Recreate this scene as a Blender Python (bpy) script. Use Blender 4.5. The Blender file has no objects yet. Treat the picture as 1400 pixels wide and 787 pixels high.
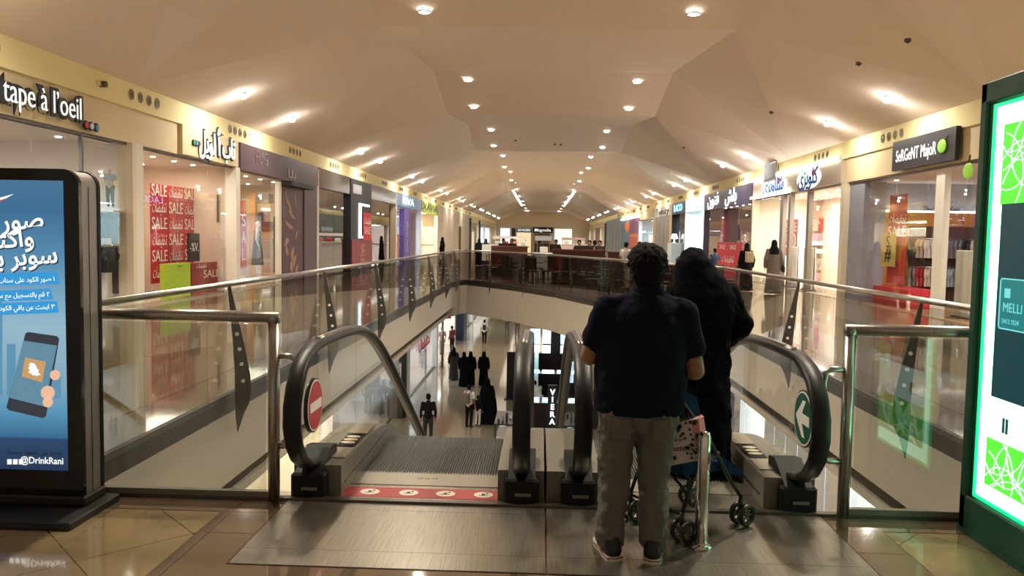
import bpy, math, random
from mathutils import Vector, Matrix, Euler
random.seed(7)
PI = math.pi
scene = bpy.context.scene
COL = scene.collection

# ------------------------------------------------------------------ camera
FPX, CXP, CYP = 1080.0, 700.0, 393.5
CAM_LOC = Vector((0, 0, 1.65))
CAM_ROT = Matrix.Rotation(0.0355, 3, 'Z') @ Matrix.Rotation(PI/2 - 0.0635, 3, 'X') @ Matrix.Rotation(0.018, 3, 'Z')
cd = bpy.data.cameras.new('camera'); cam = bpy.data.objects.new('camera', cd); COL.objects.link(cam)
cam.matrix_world = Matrix.Translation(CAM_LOC) @ CAM_ROT.to_4x4()
cd.sensor_width = 36; cd.lens = FPX/1400*36; cd.clip_start = .05; cd.clip_end = 400
scene.camera = cam

# ------------------------------------------------------------------ world, exposure
w = bpy.data.worlds.new('world'); scene.world = w; w.use_nodes = True
w.node_tree.nodes['Background'].inputs[0].default_value = (1.0, .80, .58, 1)
w.node_tree.nodes['Background'].inputs[1].default_value = .25
scene.view_settings.view_transform = 'Standard'; scene.view_settings.look = 'None'
scene.view_settings.gamma = 1; scene.view_settings.exposure = 0.22
scene.view_settings.use_curve_mapping = False
scene.cycles.transparent_max_bounces = 40
scene.cycles.max_bounces = 8
scene.cycles.diffuse_bounces = 4
scene.cycles.glossy_bounces = 4

def light(kind, name, loc, energy, color=(1, .82, .6), rot=(0, 0, 0), size=.2, sy=None, spot=None, blend=.6):
    l = bpy.data.lights.new(name, kind); l.energy = energy; l.color = color
    if kind == 'AREA':
        l.size = size
        if sy: l.shape = 'RECTANGLE'; l.size_y = sy
    else: l.shadow_soft_size = size
    if kind == 'SPOT': l.spot_size = spot; l.spot_blend = blend
    o = bpy.data.objects.new(name, l); o.location = loc; o.rotation_euler = rot; COL.objects.link(o); return o

# key dimensions of the mall (metres)
XL, XR = -8.4, 8.9           # storefront planes
VL, VR = -3.1, 3.55          # edges of the void
VY = 4.79                    # near edge of the void
ZF, ZC = 4.65, 6.9           # top of fascia, flat crown of ceiling
ZG = -5.5                    # lower floor
YEND = 150.0
BAYS = [16.3 + 12.7*k for k in range(0, 11)]
WARM = (1, .88, .71); NEUT = (1, .92, .83); COOL = (.8, .93, 1)
# ceiling downlights: pairs either side of each pier line, beams straight down
DL = []
for yb in [7.6] + BAYS:
    for dy in (-1.25, 1.25):
        for x in (-2.65, 3.2):
            DL.append((x, yb + dy))
for (x, y) in DL:
    if y < 82: light('SPOT', 'downlight_lamp', (x, y, ZC - .55), 760 if y < 45 else 1000, WARM, (0, 0, 0), .09, None, 2.5, .9)
# spotlights low on the ceiling slopes above the shops
SP = []
for yb in [3.6] + BAYS:
    for dy in (3.0, 6.8):
        SP.append((-7.35, yb + dy, -1)); SP.append((7.9, yb + dy - .6, 1))
for (x, y, s) in SP:
    if y < 85: light('POINT', 'slope_bulb', (x - s*.06, y, 4.74), 11, NEUT, size=.07)
    if y < 85: light('SPOT', 'slope_lamp', (x - s*.10, y, 4.86), 210, NEUT, (0, -s*.35, 0), .07, None, 2.9, 1.0)
# unseen area lights added under the slab to brighten the lower mall
for (x, y, sx, sy_, e) in ((-4.2, 20, 1.6, 22, 90), (4.6, 20, 1.6, 22, 90), (0, 45, 6, 20, 330), (0, 75, 6, 30, 600)):
    light('AREA', 'lower_fill', (x, y, -1.32), e, (1, .84, .66), (0, 0, 0), sx, sy_)

def P(px, py, X=None, Y=None, Z=None):
    """the point of a world plane that the photograph shows at pixel (px, py)"""
    d = CAM_ROT @ Vector(((px - CXP)/FPX, (CYP - py)/FPX, -1))
    if X is not None: t = X/d.x
    elif Y is not None: t = Y/d.y
    else: t = (Z - CAM_LOC.z)/d.z
    return CAM_LOC + d*t

# ------------------------------------------------------------------ materials
MATS = {}
def mat(name, col, rough=.5, metal=0, emit=None, es=1, noise=None, bump=None, spec=.5, coat=0, alpha=None, sheen=0):
    if name in MATS: return MATS[name]
    m = bpy.data.materials.new(name); m.use_nodes = True; nt = m.node_tree; b = nt.nodes['Principled BSDF']
    c = (*col, 1)
    b.inputs['Base Color'].default_value = c; b.inputs['Roughness'].default_value = rough
    b.inputs['Metallic'].default_value = metal; b.inputs['Specular IOR Level'].default_value = spec
    b.inputs['Coat Weight'].default_value = coat; b.inputs['Coat Roughness'].default_value = .05
    if sheen: b.inputs['Sheen Weight'].default_value = sheen
    if emit: b.inputs['Emission Color'].default_value = (*emit, 1); b.inputs['Emission Strength'].default_value = es
    if noise or bump:
        tc = nt.nodes.new('ShaderNodeTexCoord')
    if noise:
        sc, amt, stretch = noise
        mp = nt.nodes.new('ShaderNodeMapping'); mp.inputs['Scale'].default_value = stretch
        nz = nt.nodes.new('ShaderNodeTexNoise'); nz.inputs['Scale'].default_value = sc; nz.inputs['Detail'].default_value = 6
        rp = nt.nodes.new('ShaderNodeValToRGB'); rp.color_ramp.elements[0].position = .3; rp.color_ramp.elements[1].position = .72
        rp.color_ramp.elements[0].color = (*[max(0, v*(1-amt)) for v in col], 1)
        rp.color_ramp.elements[1].color = (*[min(1, v*(1+amt)) for v in col], 1)
        nt.links.new(tc.outputs['Object'], mp.inputs[0]); nt.links.new(mp.outputs[0], nz.inputs['Vector'])
        nt.links.new(nz.outputs['Fac'], rp.inputs[0]); nt.links.new(rp.outputs[0], b.inputs['Base Color'])
    if bump:
        sc, st = bump
        n2 = nt.nodes.new('ShaderNodeTexNoise'); n2.inputs['Scale'].default_value = sc; n2.inputs['Detail'].default_value = 4
        bp = nt.nodes.new('ShaderNodeBump'); bp.inputs['Strength'].default_value = st; bp.inputs['Distance'].default_value = .02
        nt.links.new(tc.outputs['Object'], n2.inputs['Vector']); nt.links.new(n2.outputs['Fac'], bp.inputs['Height'])
        nt.links.new(bp.outputs[0], b.inputs['Normal'])
    MATS[name] = m; return m

def glassmat(name, tint, refl=1.0):
    m = bpy.data.materials.new(name); m.use_nodes = True; nt = m.node_tree; nt.nodes.clear()
    out = nt.nodes.new('ShaderNodeOutputMaterial'); mix = nt.nodes.new('ShaderNodeMixShader')
    tr = nt.nodes.new('ShaderNodeBsdfTransparent'); tr.inputs[0].default_value = (*tint, 1)
    gl = nt.nodes.new('ShaderNodeBsdfGlossy'); gl.inputs['Roughness'].default_value = .0; gl.inputs[0].default_value = (1, 1, 1, 1)
    lw = nt.nodes.new('ShaderNodeLayerWeight'); lw.inputs[0].default_value = .5
    p = nt.nodes.new('ShaderNodeMath'); p.operation = 'POWER'; p.inputs[1].default_value = 5
    mu = nt.nodes.new('ShaderNodeMath'); mu.operation = 'MULTIPLY_ADD'; mu.inputs[1].default_value = .96*refl; mu.inputs[2].default_value = .04*refl
    nt.links.new(lw.outputs['Facing'], p.inputs[0]); nt.links.new(p.outputs[0], mu.inputs[0])
    nt.links.new(mu.outputs[0], mix.inputs[0]); nt.links.new(tr.outputs[0], mix.inputs[1]); nt.links.new(gl.outputs[0], mix.inputs[2])
    nt.links.new(mix.outputs[0], out.inputs[0]); MATS[name] = m; return m

CEIL = mat('ceiling_plaster', (.74, .63, .53), .85)
FASC = mat('fascia_paint', (.88, .76, .38), .7)
FASC2 = mat('signband_paint', (.72, .60, .36), .65)
SLABM = mat('slab_plaster', (.49, .45, .385), .7)
BAND = mat('edge_band_bronze', (.10, .085, .075), .35, .6)
TILE = mat('tile_cream_polished', (.235, .175, .095), .06, noise=(3, .12, (1, 1, 1)), spec=.9, coat=.8)
TILEB = mat('tile_brown_polished', (.125, .085, .058), .07, noise=(4, .15, (1, 1, 1)), spec=.9, coat=.8)
GROUT = mat('tile_joint', (.13, .09, .06), .6)
FLOORL = mat('lower_floor_polished', (.30, .25, .18), .10, noise=(.6, .08, (1, 1, 1)), spec=.6, coat=.25)
FLOORD = mat('cafe_floor_dark', (.10, .07, .055), .25, noise=(2, .2, (1, 1, 1)))
STEEL = mat('brushed_steel', (.40, .385, .36), .28, 1, noise=(5, .18, (30, 1, 1)))
PLATE = mat('landing_plate_steel', (.31, .29, .24), .30, .85, noise=(4, .22, (40, 1, 1)))
STEELD = mat('dark_steel', (.17, .165, .155), .35, .9)
RUB = mat('handrail_rubber', (.008, .008, .009), .42, spec=.35)
BLK = mat('black_plastic', (.009, .009, .010), .55, spec=.25)
DECK = mat('deck_aluminium', (.20, .185, .15), .42, .35, noise=(3, .12, (20, 1, 1)))
STEP = mat('step_tread_grey', (.055, .055, .05), .5, .3)
CHROME = mat('chrome', (.75, .75, .74), .08, 1)
WHITE = mat('white_paint', (.78, .76, .72), .5)
WHITEL = mat('white_lit_letters', (.9, .9, .9), .4, emit=(1, 1, 1), es=.6)
OFFW = mat('cream_paint', (.72, .62, .46), .6)
RED = mat('red_print', (.52, .018, .028), .5)
REDD = mat('dark_red_board', (.25, .012, .02), .35)
WPR = mat('white_print', (.85, .83, .80), .5)
BPR = mat('black_print', (.01, .01, .012), .5)
LAMPM = mat('lamp_glow', (1, 1, 1), .4, emit=(1, .95, .86), es=55)
LAMPF = mat('lamp_glow_far', (1, 1, 1), .4, emit=(1, .95, .86), es=14)
SKIN = mat('skin_brown', (.30, .155, .09), .5)
HAIR = mat('black_curly_hair', (.006, .005, .005), .8, bump=(90, .9), spec=.2)
NAVY = mat('navy_cotton', (.007, .0085, .022), .9, bump=(14, .5), spec=.12)
TROU = mat('grey_cotton_trousers', (.150, .148, .138), .9, bump=(10, .6), spec=.2)
BLACKC = mat('black_cloth', (.004, .004, .006), .9, bump=(9, .6), spec=.1)
GLR = glassmat('railing_glass', (.86, .87, .86), 1.0)
GLE = glassmat('escalator_glass', (.94, .95, .94), .45)
GLS = glassmat('shop_glass', (.97, .97, .96), .8)
GLD = glassmat('tinted_railing_glass', (.60, .57, .54), 1.2)
_ORD = 'first second third fourth fifth sixth seventh eighth ninth tenth eleventh twelfth thirteenth fourteenth fifteenth sixteenth seventeenth eighteenth nineteenth twentieth'.split()
def ordw(i): return _ORD[i] if i < 20 else 'twenty-' + _ORD[i-20]
def C(name, r, g, b, rough=.6, **k): return mat(name, (r, g, b), rough, **k)

# ------------------------------------------------------------------ mesh helpers
def setp(o, label=None, cat=None, group=None, kind=None):
    if label: o['label'] = label
    if cat: o['category'] = cat
    if group: o['group'] = group
    if kind: o['kind'] = kind
    return o
class MB:
    def __init__(s): s.v = []; s.f = []; s.smooth = []
    def add(s, vs, fs, sm=False):
        n = len(s.v); s.v += [tuple(v) for v in vs]; s.f += [tuple(i + n for i in f) for f in fs]; s.smooth += [sm]*len(fs); return s
    def box(s, x0, x1, y0, y1, z0, z1, b=0):
        if b <= 0:
            vs = [(x, y, z) for z in (z0, z1) for y in (y0, y1) for x in (x0, x1)]
            fs = [(0, 2, 3, 1), (4, 5, 7, 6), (0, 1, 5, 4), (2, 6, 7, 3), (0, 4, 6, 2), (1, 3, 7, 5)]
            return s.add(vs, fs)
        b = min(b, (x1-x0)*.49, (y1-y0)*.49, (z1-z0)*.49)
        rings = []
        def ring(z, i):
            return [(x0+i, y0+b, z), (x0+b, y0+i, z), (x1-b, y0+i, z), (x1-i, y0+b, z), (x1-i, y1-b, z), (x1-b, y1-i, z), (x0+b, y1-i, z), (x0+i, y1-b, z)]
        q = b*.999
        R_ = [ring(z0, q), ring(z0+b, 0), ring(z1-b, 0), ring(z1, q)]
        vs = [p for r in R_ for p in r]; fs = [tuple(range(7, -1, -1)), tuple(range(24, 32))]
        for k in range(3):
            for i in range(8): fs.append((k*8+i, k*8+(i+1) % 8, (k+1)*8+(i+1) % 8, (k+1)*8+i))
        return s.add(vs, fs)
    def prism(s, pts, d, cap=True):
        """planar polygon (3-D points) extruded by vector d"""
        n = len(pts); d = Vector(d); vs = [Vector(p) for p in pts]; vs += [v + d for v in vs]
        fs = [(i, (i+1) % n, n+(i+1) % n, n+i) for i in range(n)]
        if cap: fs += [tuple(range(n-1, -1, -1)), tuple(range(n, 2*n))]
        return s.add(vs, fs)
    def tube(s, pts, r, n=10, sm=True, caps=True, r2=None):
        pts = [Vector(p) for p in pts]; m = len(pts); vs = []; fs = []
        up = None
        for i, p in enumerate(pts):
            t = (pts[min(i+1, m-1)] - pts[max(i-1, 0)]).normalized()
            if up is None:
                up = t.orthogonal().normalized()
            up = (up - t*up.dot(t)).normalized(); sd = t.cross(up)
            rr = r if r2 is None else r + (r2-r)*i/(m-1)
            if isinstance(r, (list, tuple)): rr = r[i]
            for k in range(n):
                a = 2*PI*k/n; vs.append(p + (up*math.cos(a) + sd*math.sin(a))*rr)
        for i in range(m-1):
            for k in range(n): fs.append((i*n+k, i*n+(k+1) % n, (i+1)*n+(k+1) % n, (i+1)*n+k))
        if caps: fs += [tuple(range(n-1, -1, -1)), tuple(range((m-1)*n, m*n))]
        return s.add(vs, fs, sm)
    def disc(s, c, nrm, r, t=.004, n=24, rx=None):
        c = Vector(c); nrm = Vector(nrm).normalized(); a = nrm.orthogonal().normalized(); b = nrm.cross(a)
        pts = [c + a*math.cos(2*PI*k/n)*r + b*math.sin(2*PI*k/n)*r for k in range(n)]
        return s.prism(pts, nrm*t)
    def ell(s, c, r, n=12, m=8, R=None, sm=True):
        vs = []; fs = []; c = Vector(c)
        if not isinstance(r, (tuple, list, Vector)): r = (r, r, r)
        for j in range(1, m):
            th = PI*j/m
            for i in range(n):
                ph = 2*PI*i/n; v = Vector((r[0]*math.sin(th)*math.cos(ph), r[1]*math.sin(th)*math.sin(ph), r[2]*math.cos(th)))
                if R: v = R @ v
                vs.append(c + v)
        top = Vector((0, 0, r[2])); bot = Vector((0, 0, -r[2]))
        if R: top = R @ top; bot = R @ bot
        vs += [c+top, c+bot]; T = len(vs)-2; B = T+1
        for j in range(m-2):
            for i in range(n): fs.append((j*n+i, (j+1)*n+i, (j+1)*n+(i+1) % n, j*n+(i+1) % n))
        for i in range(n): fs.append((T, i, (i+1) % n)); fs.append((B, (m-2)*n+(i+1) % n, (m-2)*n+i))
        return s.add(vs, fs, sm)
    def cap(s, p0, r0, p1, r1, n=12):
        """tapered capsule"""
        p0 = Vector(p0); p1 = Vector(p1); t = (p1-p0)
        if t.length < 1e-5: return s.ell(p0, r0)
        t.normalize(); pts = []; rs = []
        for a in (-80, -50, -20): pts.append(p0 + t*r0*math.sin(math.radians(a))); rs.append(r0*math.cos(math.radians(a)))
        for a in (20, 50, 80): pts.append(p1 + t*r1*math.sin(math.radians(a))); rs.append(r1*math.cos(math.radians(a)))
        return s.tube(pts, rs, n)
    def loft(s, rings, n=24, sm=True):
        vs = []; fs = []; m = len(rings)
        for (x, y, z, rx, ry) in rings:
            for k in range(n): a = 2*PI*k/n; vs.append((x+rx*math.cos(a), y+ry*math.sin(a), z))
        for i in range(m-1):
            for k in range(n): fs.append((i*n+k, i*n+(k+1) % n, (i+1)*n+(k+1) % n, (i+1)*n+k))
        fs += [tuple(range(n-1, -1, -1)), tuple(range((m-1)*n, m*n))]
        return s.add(vs, fs, sm)
    def build(s, name, m=None, parent=None, loc=None, rot=None, kind=None, label=None):
        me = bpy.data.meshes.new(name); me.from_pydata(s.v, [], s.f)
        me.polygons.foreach_set('use_smooth', s.smooth); me.update()
        o = bpy.data.objects.new(name, me); COL.objects.link(o)
        if m: me.materials.append(m)
        if parent: o.parent = parent
        if loc: o.location = loc
        if rot: o.rotation_euler = rot
        setp(o, label, kind=kind)
        return o
def box(name, m, parent, x0, x1, y0, y1, z0, z1, b=0, kind=None, label=None):
    return MB().box(min(x0, x1), max(x0, x1), min(y0, y1), max(y0, y1), min(z0, z1), max(z0, z1), b).build(name, m, parent, kind=kind, label=label)
def thing(name, label, cat, loc=(0, 0, 0), rz=0, group=None):
    o = bpy.data.objects.new(name, None); COL.objects.link(o); o.location = loc; o.rotation_euler = (0, 0, rz)
    o.empty_display_size = .1
    return setp(o, label, cat, group)
KIDS = {}
def kids(o): return [c for c in bpy.data.objects if c.parent == o]
def dup(o, loc=None, rz=None, label=None, group=None, parent=None, scale=None, rot=None, mats=None):
    c = o.copy(); COL.objects.link(c)
    if parent: c.parent = parent
    if loc is not None: c.location = loc
    if rz is not None: c.rotation_euler = (0, 0, rz)
    if rot is not None: c.rotation_euler = rot
    if scale: c.scale = (scale,)*3 if not isinstance(scale, tuple) else scale
    if label: c['label'] = label
    if group: c['group'] = group
    if mats and c.data is not None:
        base = c.name.split('.')[0]
        if base in mats: c.material_slots[0].link = 'OBJECT'; c.material_slots[0].material = mats[base]
    for k in list(o.children):
        dup(k, parent=c, mats=mats)
    return c
def bake(o):
    """replace modifiers by their result"""
    dg = bpy.context.evaluated_depsgraph_get(); me = bpy.data.meshes.new_from_object(o.evaluated_get(dg))
    o.modifiers.clear(); old = o.data; o.data = me; return o
def blob(name, mb, m, parent=None, voxel=.02, smooth=6, loc=None, disp=None, label=None):
    o = mb.build(name, m, parent, loc)
    r = o.modifiers.new('r', 'REMESH'); r.mode = 'VOXEL'; r.voxel_size = voxel; r.use_smooth_shade = True
    if smooth: s_ = o.modifiers.new('s', 'SMOOTH'); s_.iterations = smooth; s_.factor = .5
    if disp:
        tx = bpy.data.textures.new('wrinkle', 'CLOUDS'); tx.noise_scale = disp[0]; tx.noise_depth = 2
        d = o.modifiers.new('d', 'DISPLACE'); d.texture = tx; d.strength = disp[1]; d.mid_level = .5; d.texture_coords = 'LOCAL'
    bake(o)
    if label: o['label'] = label
    return o
def text(body, size, loc, rot, m, parent=None, name='lettering', ext=.003, off=0, align='CENTER', sx=1, label=None, valign='CENTER', shear=0):
    c = bpy.data.curves.new('txt', 'FONT'); c.body = body; c.size = size; c.extrude = ext; c.offset = off; c.shear = shear
    c.align_x = align; c.align_y = valign; c.resolution_u = 3
    t = bpy.data.objects.new('txt', c); COL.objects.link(t)
    dg = bpy.context.evaluated_depsgraph_get(); me = bpy.data.meshes.new_from_object(t.evaluated_get(dg))
    bpy.data.objects.remove(t)
    o = bpy.data.objects.new(name, me); COL.objects.link(o); me.materials.clear(); me.materials.append(m)
    o.location = loc; o.rotation_euler = rot; o.scale = (sx, 1, 1)
    if parent: o.parent = parent
    if label: o['label'] = label
    return o
RF = (PI/2, 0, 0); RLW = (PI/2, 0, PI/2); RRW = (PI/2, 0, -PI/2); RFL = (0, 0, 0)
_AR = dict(zip('ابتثجحخسشصضطظعغفقكلمنهي', (0xFE8D, 0xFE8F, 0xFE95, 0xFE99, 0xFE9D, 0xFEA1, 0xFEA5, 0xFEB1, 0xFEB5, 0xFEB9, 0xFEBD, 0xFEC1, 0xFEC5, 0xFEC9, 0xFECD, 0xFED1, 0xFED5, 0xFED9, 0xFEDD, 0xFEE1, 0xFEE5, 0xFEE9, 0xFEF1)))
_AR.update({'د': 0xFEA9, 'ذ': 0xFEAB, 'ر': 0xFEAD, 'ز': 0xFEAF, 'و': 0xFEED, 'ة': 0xFE93, 'أ': 0xFE83, 'ى': 0xFEEF})
def ar(s):
    non = 'ادذرزوةأى'; out = ''
    for i, c in enumerate(s):
        if c not in _AR: out += c; continue
        p = i > 0 and s[i-1] in _AR and s[i-1] not in non
        n = i < len(s)-1 and s[i+1] in _AR and c not in non
        out += chr(_AR[c] + (3 if p and n else 1 if p else 2 if n else 0))
    return out[::-1]

# ================================================================== STRUCTURE
# outline of the void, counter-clockwise from the near left corner
OUT = [(VL, VY), (VR, VY), (VR, 15.6), (1.54, 21.1), (.47, 24.2), (-.97, 27.0), (-2.75, 29.6), (-3.0, 29.4), (VL, 28.4)]
def poly_floor(name, pts, z, m, th=.05):
    return MB().prism([(x, y, z-th) for x, y in pts], (0, 0, th)).build(name, m, kind='structure')
# upper floors (grout bed; the tiles that can be told apart are laid on top)
TT = .012
fl_front = poly_floor('floor', [(-9.5, -4), (9.5, -4), (9.5, VY-.02), (-9.5, VY-.02)], -TT, GROUT)
fl_left = poly_floor('floor', [(-8.6, VY-.02), (VL-.02, VY-.02), (VL-.02, 30.2), (-8.6, 30.2)], -TT, GROUT)
fl_right = poly_floor('floor', [(VR+.02, VY-.02), (9.1, VY-.02), (9.1, 30.2), (VR+.02, 30.2)], -TT, GROUT)
fl_far = poly_floor('floor', [(VL-.02, 30.2), (VL-.02, 28.4), (-3.0, 29.42), (-2.75, 29.62), (-.97, 27.02), (.47, 24.22), (1.54, 21.12), (VR+.02, 15.62), (VR+.02, 30.2)], 0, TILE, .06)
poly_floor('floor', [(-8.6, 30.2), (9.1, 30.2), (9.1, YEND), (-8.6, YEND)], 0, TILE, .06)
def clip(poly, ax, val, keep_less):
    out = []
    for i in range(len(poly)):
        a, b = poly[i], poly[(i+1) % len(poly)]
        ia = (a[ax] <= val) == keep_less or a[ax] == val; ib = (b[ax] <= val) == keep_less or b[ax] == val
        if ia: out.append(a)
        if ia != ib:
            t = (val - a[ax])/(b[ax] - a[ax]); out.append((a[0]+(b[0]-a[0])*t, a[1]+(b[1]-a[1])*t))
    return out
def tiles(parent, x0, x1, y0, y1, size, m, ang=0, gap=.003, ox=0, oy=0):
    c, s = math.cos(ang), math.sin(ang); R_ = int((max(x1-x0, y1-y0)*1.5)/size)+2; cx, cy = (x0+x1)/2, (y0+y1)/2; cnt = 0
    for i in range(-R_, R_):
        for j in range(-R_, R_):
            g = gap/2
            q = [(i*size+g, j*size+g), ((i+1)*size-g, j*size+g), ((i+1)*size-g, (j+1)*size-g), (i*size+g, (j+1)*size-g)]
            q = [(ox + u*c - v*s, oy + u*s + v*c) for u, v in q]
            for ax, val, kl in ((0, x0, False), (0, x1, True), (1, y0, False), (1, y1, True)):
                if q: q = clip(q, ax, val, kl)
            if len(q) < 3: continue
            a = sum(q[k][0]*q[(k+1) % len(q)][1] - q[(k+1) % len(q)][0]*q[k][1] for k in range(len(q)))/2
            if abs(a) < .004: continue
            MB().prism([(x, y, -TT) for x, y in q], (0, 0, TT)).build('tile', m, parent); cnt += 1
    return cnt
# near floor: cream tiles laid at 45 degrees, brown border courses
XB0, XB1 = -1.86, 2.0
tiles(fl_front, -4.6, XB0-.004, 3.0, 4.52, .585, TILE, PI/4, .005, -2.29, 4.59)
tiles(fl_front, XB1+.004, 5.2, 3.0, 4.52, .585, TILE, PI/4, .005, 2.2, 4.52)
tiles(fl_front, XB0, -1.54, 2.4, 4.525, .6, TILEB, 0, .004, -1.8, 4.2)
tiles(fl_front, 1.73, XB1, 2.4, 4.525, .6, TILEB, 0, .004, 1.7, 4.2)
tiles(fl_front, -6.0, -1.54, 4.53, VY-.02, .6, TILEB, 0, .004, -1.8, 4.4)
tiles(fl_front, 1.73, 6.5, 4.53, VY-.02, .6, TILEB, 0, .004, 1.7, 4.4)
MB().prism([(x, y, -TT) for x, y in ((-9.5, -4), (9.5, -4), (9.5, 2.4), (-9.5, 2.4))], (0, 0, TT)).build('tile_field', TILE, fl_front, kind='stuff')
MB().prism([(x, y, -TT) for x, y in ((-9.5, 2.4), (-4.6, 2.4), (-4.6, 4.52), (-9.5, 4.52))], (0, 0, TT)).build('tile_field', TILE, fl_front, kind='stuff')
MB().prism([(x, y, -TT) for x, y in ((5.2, 2.4), (9.5, 2.4), (9.5, 4.52), (5.2, 4.52))], (0, 0, TT)).build('tile_field', TILE, fl_front, kind='stuff')
MB().prism([(x, y, -TT) for x, y in ((-1.54, 2.4), (1.73, 2.4), (1.73, 3.79), (-1.54, 3.79))], (0, 0, TT)).build('tile_field', TILEB, fl_front, kind='stuff')
for (a, b) in ((-4.6, XB0), (XB1, 5.2)):
    MB().prism([(x, y, -TT) for x, y in ((a, 2.4), (b, 2.4), (b, 3.0), (a, 3.0))], (0, 0, TT)).build('tile_field', TILE, fl_front, kind='stuff')
# side walkways
tiles(fl_left, -8.6, -3.72, VY, 13.8, .6, TILE, 0, .005, -3.72, VY)
tiles(fl_left, -3.71, VL-.02, VY, 13.8, .6, TILEB, 0, .005, -3.71, VY)
tiles(fl_right, 4.17, 9.1, VY, 13.8, .6, TILE, 0, .005, 4.17, VY)
tiles(fl_right, VR+.02, 4.16, VY, 13.8, .6, TILEB, 0, .005, 3.56, VY)
for fl, a, b, m in ((fl_left, -8.6, -3.72, TILE), (fl_left, -3.72, VL-.02, TILEB), (fl_right, 4.17, 9.1, TILE), (fl_right, VR+.02, 4.17, TILEB)):
    MB().prism([(x, y, -TT) for x, y in ((a, 13.8), (b, 13.8), (b, 30.2), (a, 30.2))], (0, 0, TT)).build('tile_field', m, fl, kind='stuff')
# slab faces and bronze edge band round the void
def ribbon(name, pts, z0, z1, th, m, kind='structure', parent=None, closed=True):
    mb = MB(); n = len(pts)
    for i in range(n if closed else n-1):
        a = Vector(pts[i]).to_3d(); b = Vector(pts[(i+1) % n]).to_3d(); t = (b-a).normalized(); nn = Vector((t.y, -t.x, 0))*th
        e = t*abs(th)*.5
        mb.prism([a-e+Vector((0, 0, z0)), b+e+Vector((0, 0, z0)), b+e+nn+Vector((0, 0, z0)), a-e+nn+Vector((0, 0, z0))], (0, 0, z1-z0))
    return mb.build(name, m, parent, kind=kind)
ribbon('trim_1', OUT, -.16, .02, .05, BAND)
side = [OUT[8], OUT[0], OUT[1], OUT[2]]
ribbon('wall_void', side, -.86, -.16, .25, SLABM, closed=False)
ribbon('wall_bridge', OUT[2:9], -1.22, -.16, .25, SLABM, closed=False)
# lower ceiling (underside of the slab)
for pts in ([(-9.5, 4), (VL-.2, 4), (VL-.2, 31), (-9.5, 31)], [(VR+.2, 4), (9.5, 4), (9.5, 31), (VR+.2, 31)], [(-9.5, 30.9), (9.5, 30.9), (9.5, 110), (-9.5, 110)], [(-9.5, -2), (9.5, -2), (9.5, VY-.3), (-9.5, VY-.3)]):
    MB().prism([(x, y, -1.25) for x, y in pts], (0, 0, .1)).build('ceiling', SLABM, kind='structure')
MB().prism([(VL-.2, 30.9, -1.25), (VL-.2, 28.9, -1.25), (-2.9, 29.8, -1.25), (-.87, 27.2, -1.25), (.57, 24.4, -1.25), (1.64, 21.3, -1.25), (VR+.2, 15.9, -1.25), (VR+.2, 30.9, -1.25)], (0, 0, .08)).build('ceiling', SLABM, kind='structure')
poly_floor('floor', [(-12, -2), (12, -2), (12, 110), (-12, 110)], ZG, FLOORL, .1)
box('wall_lower_near', SLABM, None, -9.5, 9.5, 1.0, 1.2, ZG, -1.2, kind='structure')
box('wall_lower_end', OFFW, None, -9.5, 9.5, 109.8, 110, ZG, -1.2, kind='structure')

# folded vault
cm = MB()
CLx, CRx = -3.75, 4.3
def fold(P0, P1, s, Cp, Cm):
    # P0,P1 pier points; Cp far corner of strip at P0; Cm near corner of strip at P1
    tri1 = [P0, P1, Cp]; tri2 = [P1, Cm, Cp]
    for t in (tri1, tri2):
        cm.add(t if s < 0 else t[::-1], [(0, 1, 2)])
ys = [7.6-12.7, 7.6] + BAYS
HI, LO = 7.25, 6.42
hw = 2.0
for i in range(len(ys)-1):
    ya, yb = ys[i], ys[i+1]
    for s, X, CX in ((-1, XL, CLx), (1, XR, CRx)):
        P0 = (X, ya, ZF); P1 = (X, yb, ZF)
        fold(P0, P1, s, (CX, ya+hw, LO), (CX, yb-hw, HI))
        t = [P0, (CX, ya+hw, LO), (CX, ya-hw, HI)]
        cm.add(t if s < 0 else t[::-1], [(0, 1, 2)])
    cm.add([(CLx, ya+hw, LO), (CRx, ya+hw, LO), (CRx, yb-hw, HI), (CLx, yb-hw, HI)], [(0, 3, 2, 1)])
    cm.add([(CLx, ya-hw, HI), (CRx, ya-hw, HI), (CRx, ya+hw, LO), (CLx, ya+hw, LO)], [(0, 3, 2, 1)])
ya = ys[-1]
for s, X, CX in ((-1, XL, CLx), (1, XR, CRx)):
    cm.add([(X, ya, ZF), (CX, ya+hw, LO), (CX, ya-hw, HI)], [(0, 1, 2)])
    cm.add([(X, ya, ZF), (X, YEND, ZF), (CX, YEND, LO), (CX, ya+hw, LO)], [(0, 1, 2, 3)])
cm.add([(CLx, ya-hw, HI), (CRx, ya-hw, HI), (CRx, ya+hw, LO), (CLx, ya+hw, LO)], [(0, 3, 2, 1)])
cm.add([(CLx, ya+hw, LO), (CRx, ya+hw, LO), (CRx, YEND, LO), (CLx, YEND, LO)], [(0, 3, 2, 1)])
cm.build('ceiling', CEIL, kind='structure')
def ceil_z(x, y):
    """height of the vault at x on a lunette"""
    for i in range(len(ys)-1):
        if ys[i] <= y <= ys[i+1]:
            X, CX = (XL, CLx) if x < 0 else (XR, CRx)
            if CLx <= x <= CRx:
                if y < ys[i]+hw: return (HI+LO)/2 + (LO-HI)*(y-ys[i])/(2*hw)
                if y > ys[i+1]-hw: return (HI+LO)/2 + (LO-HI)*(y-ys[i+1])/(2*hw)
                return LO + (HI-LO)*(y-ys[i]-hw)/(ys[i+1]-ys[i]-2*hw)
            return ZF + (x-X)/(CX-X)*(LO-ZF)
    return LO
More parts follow.
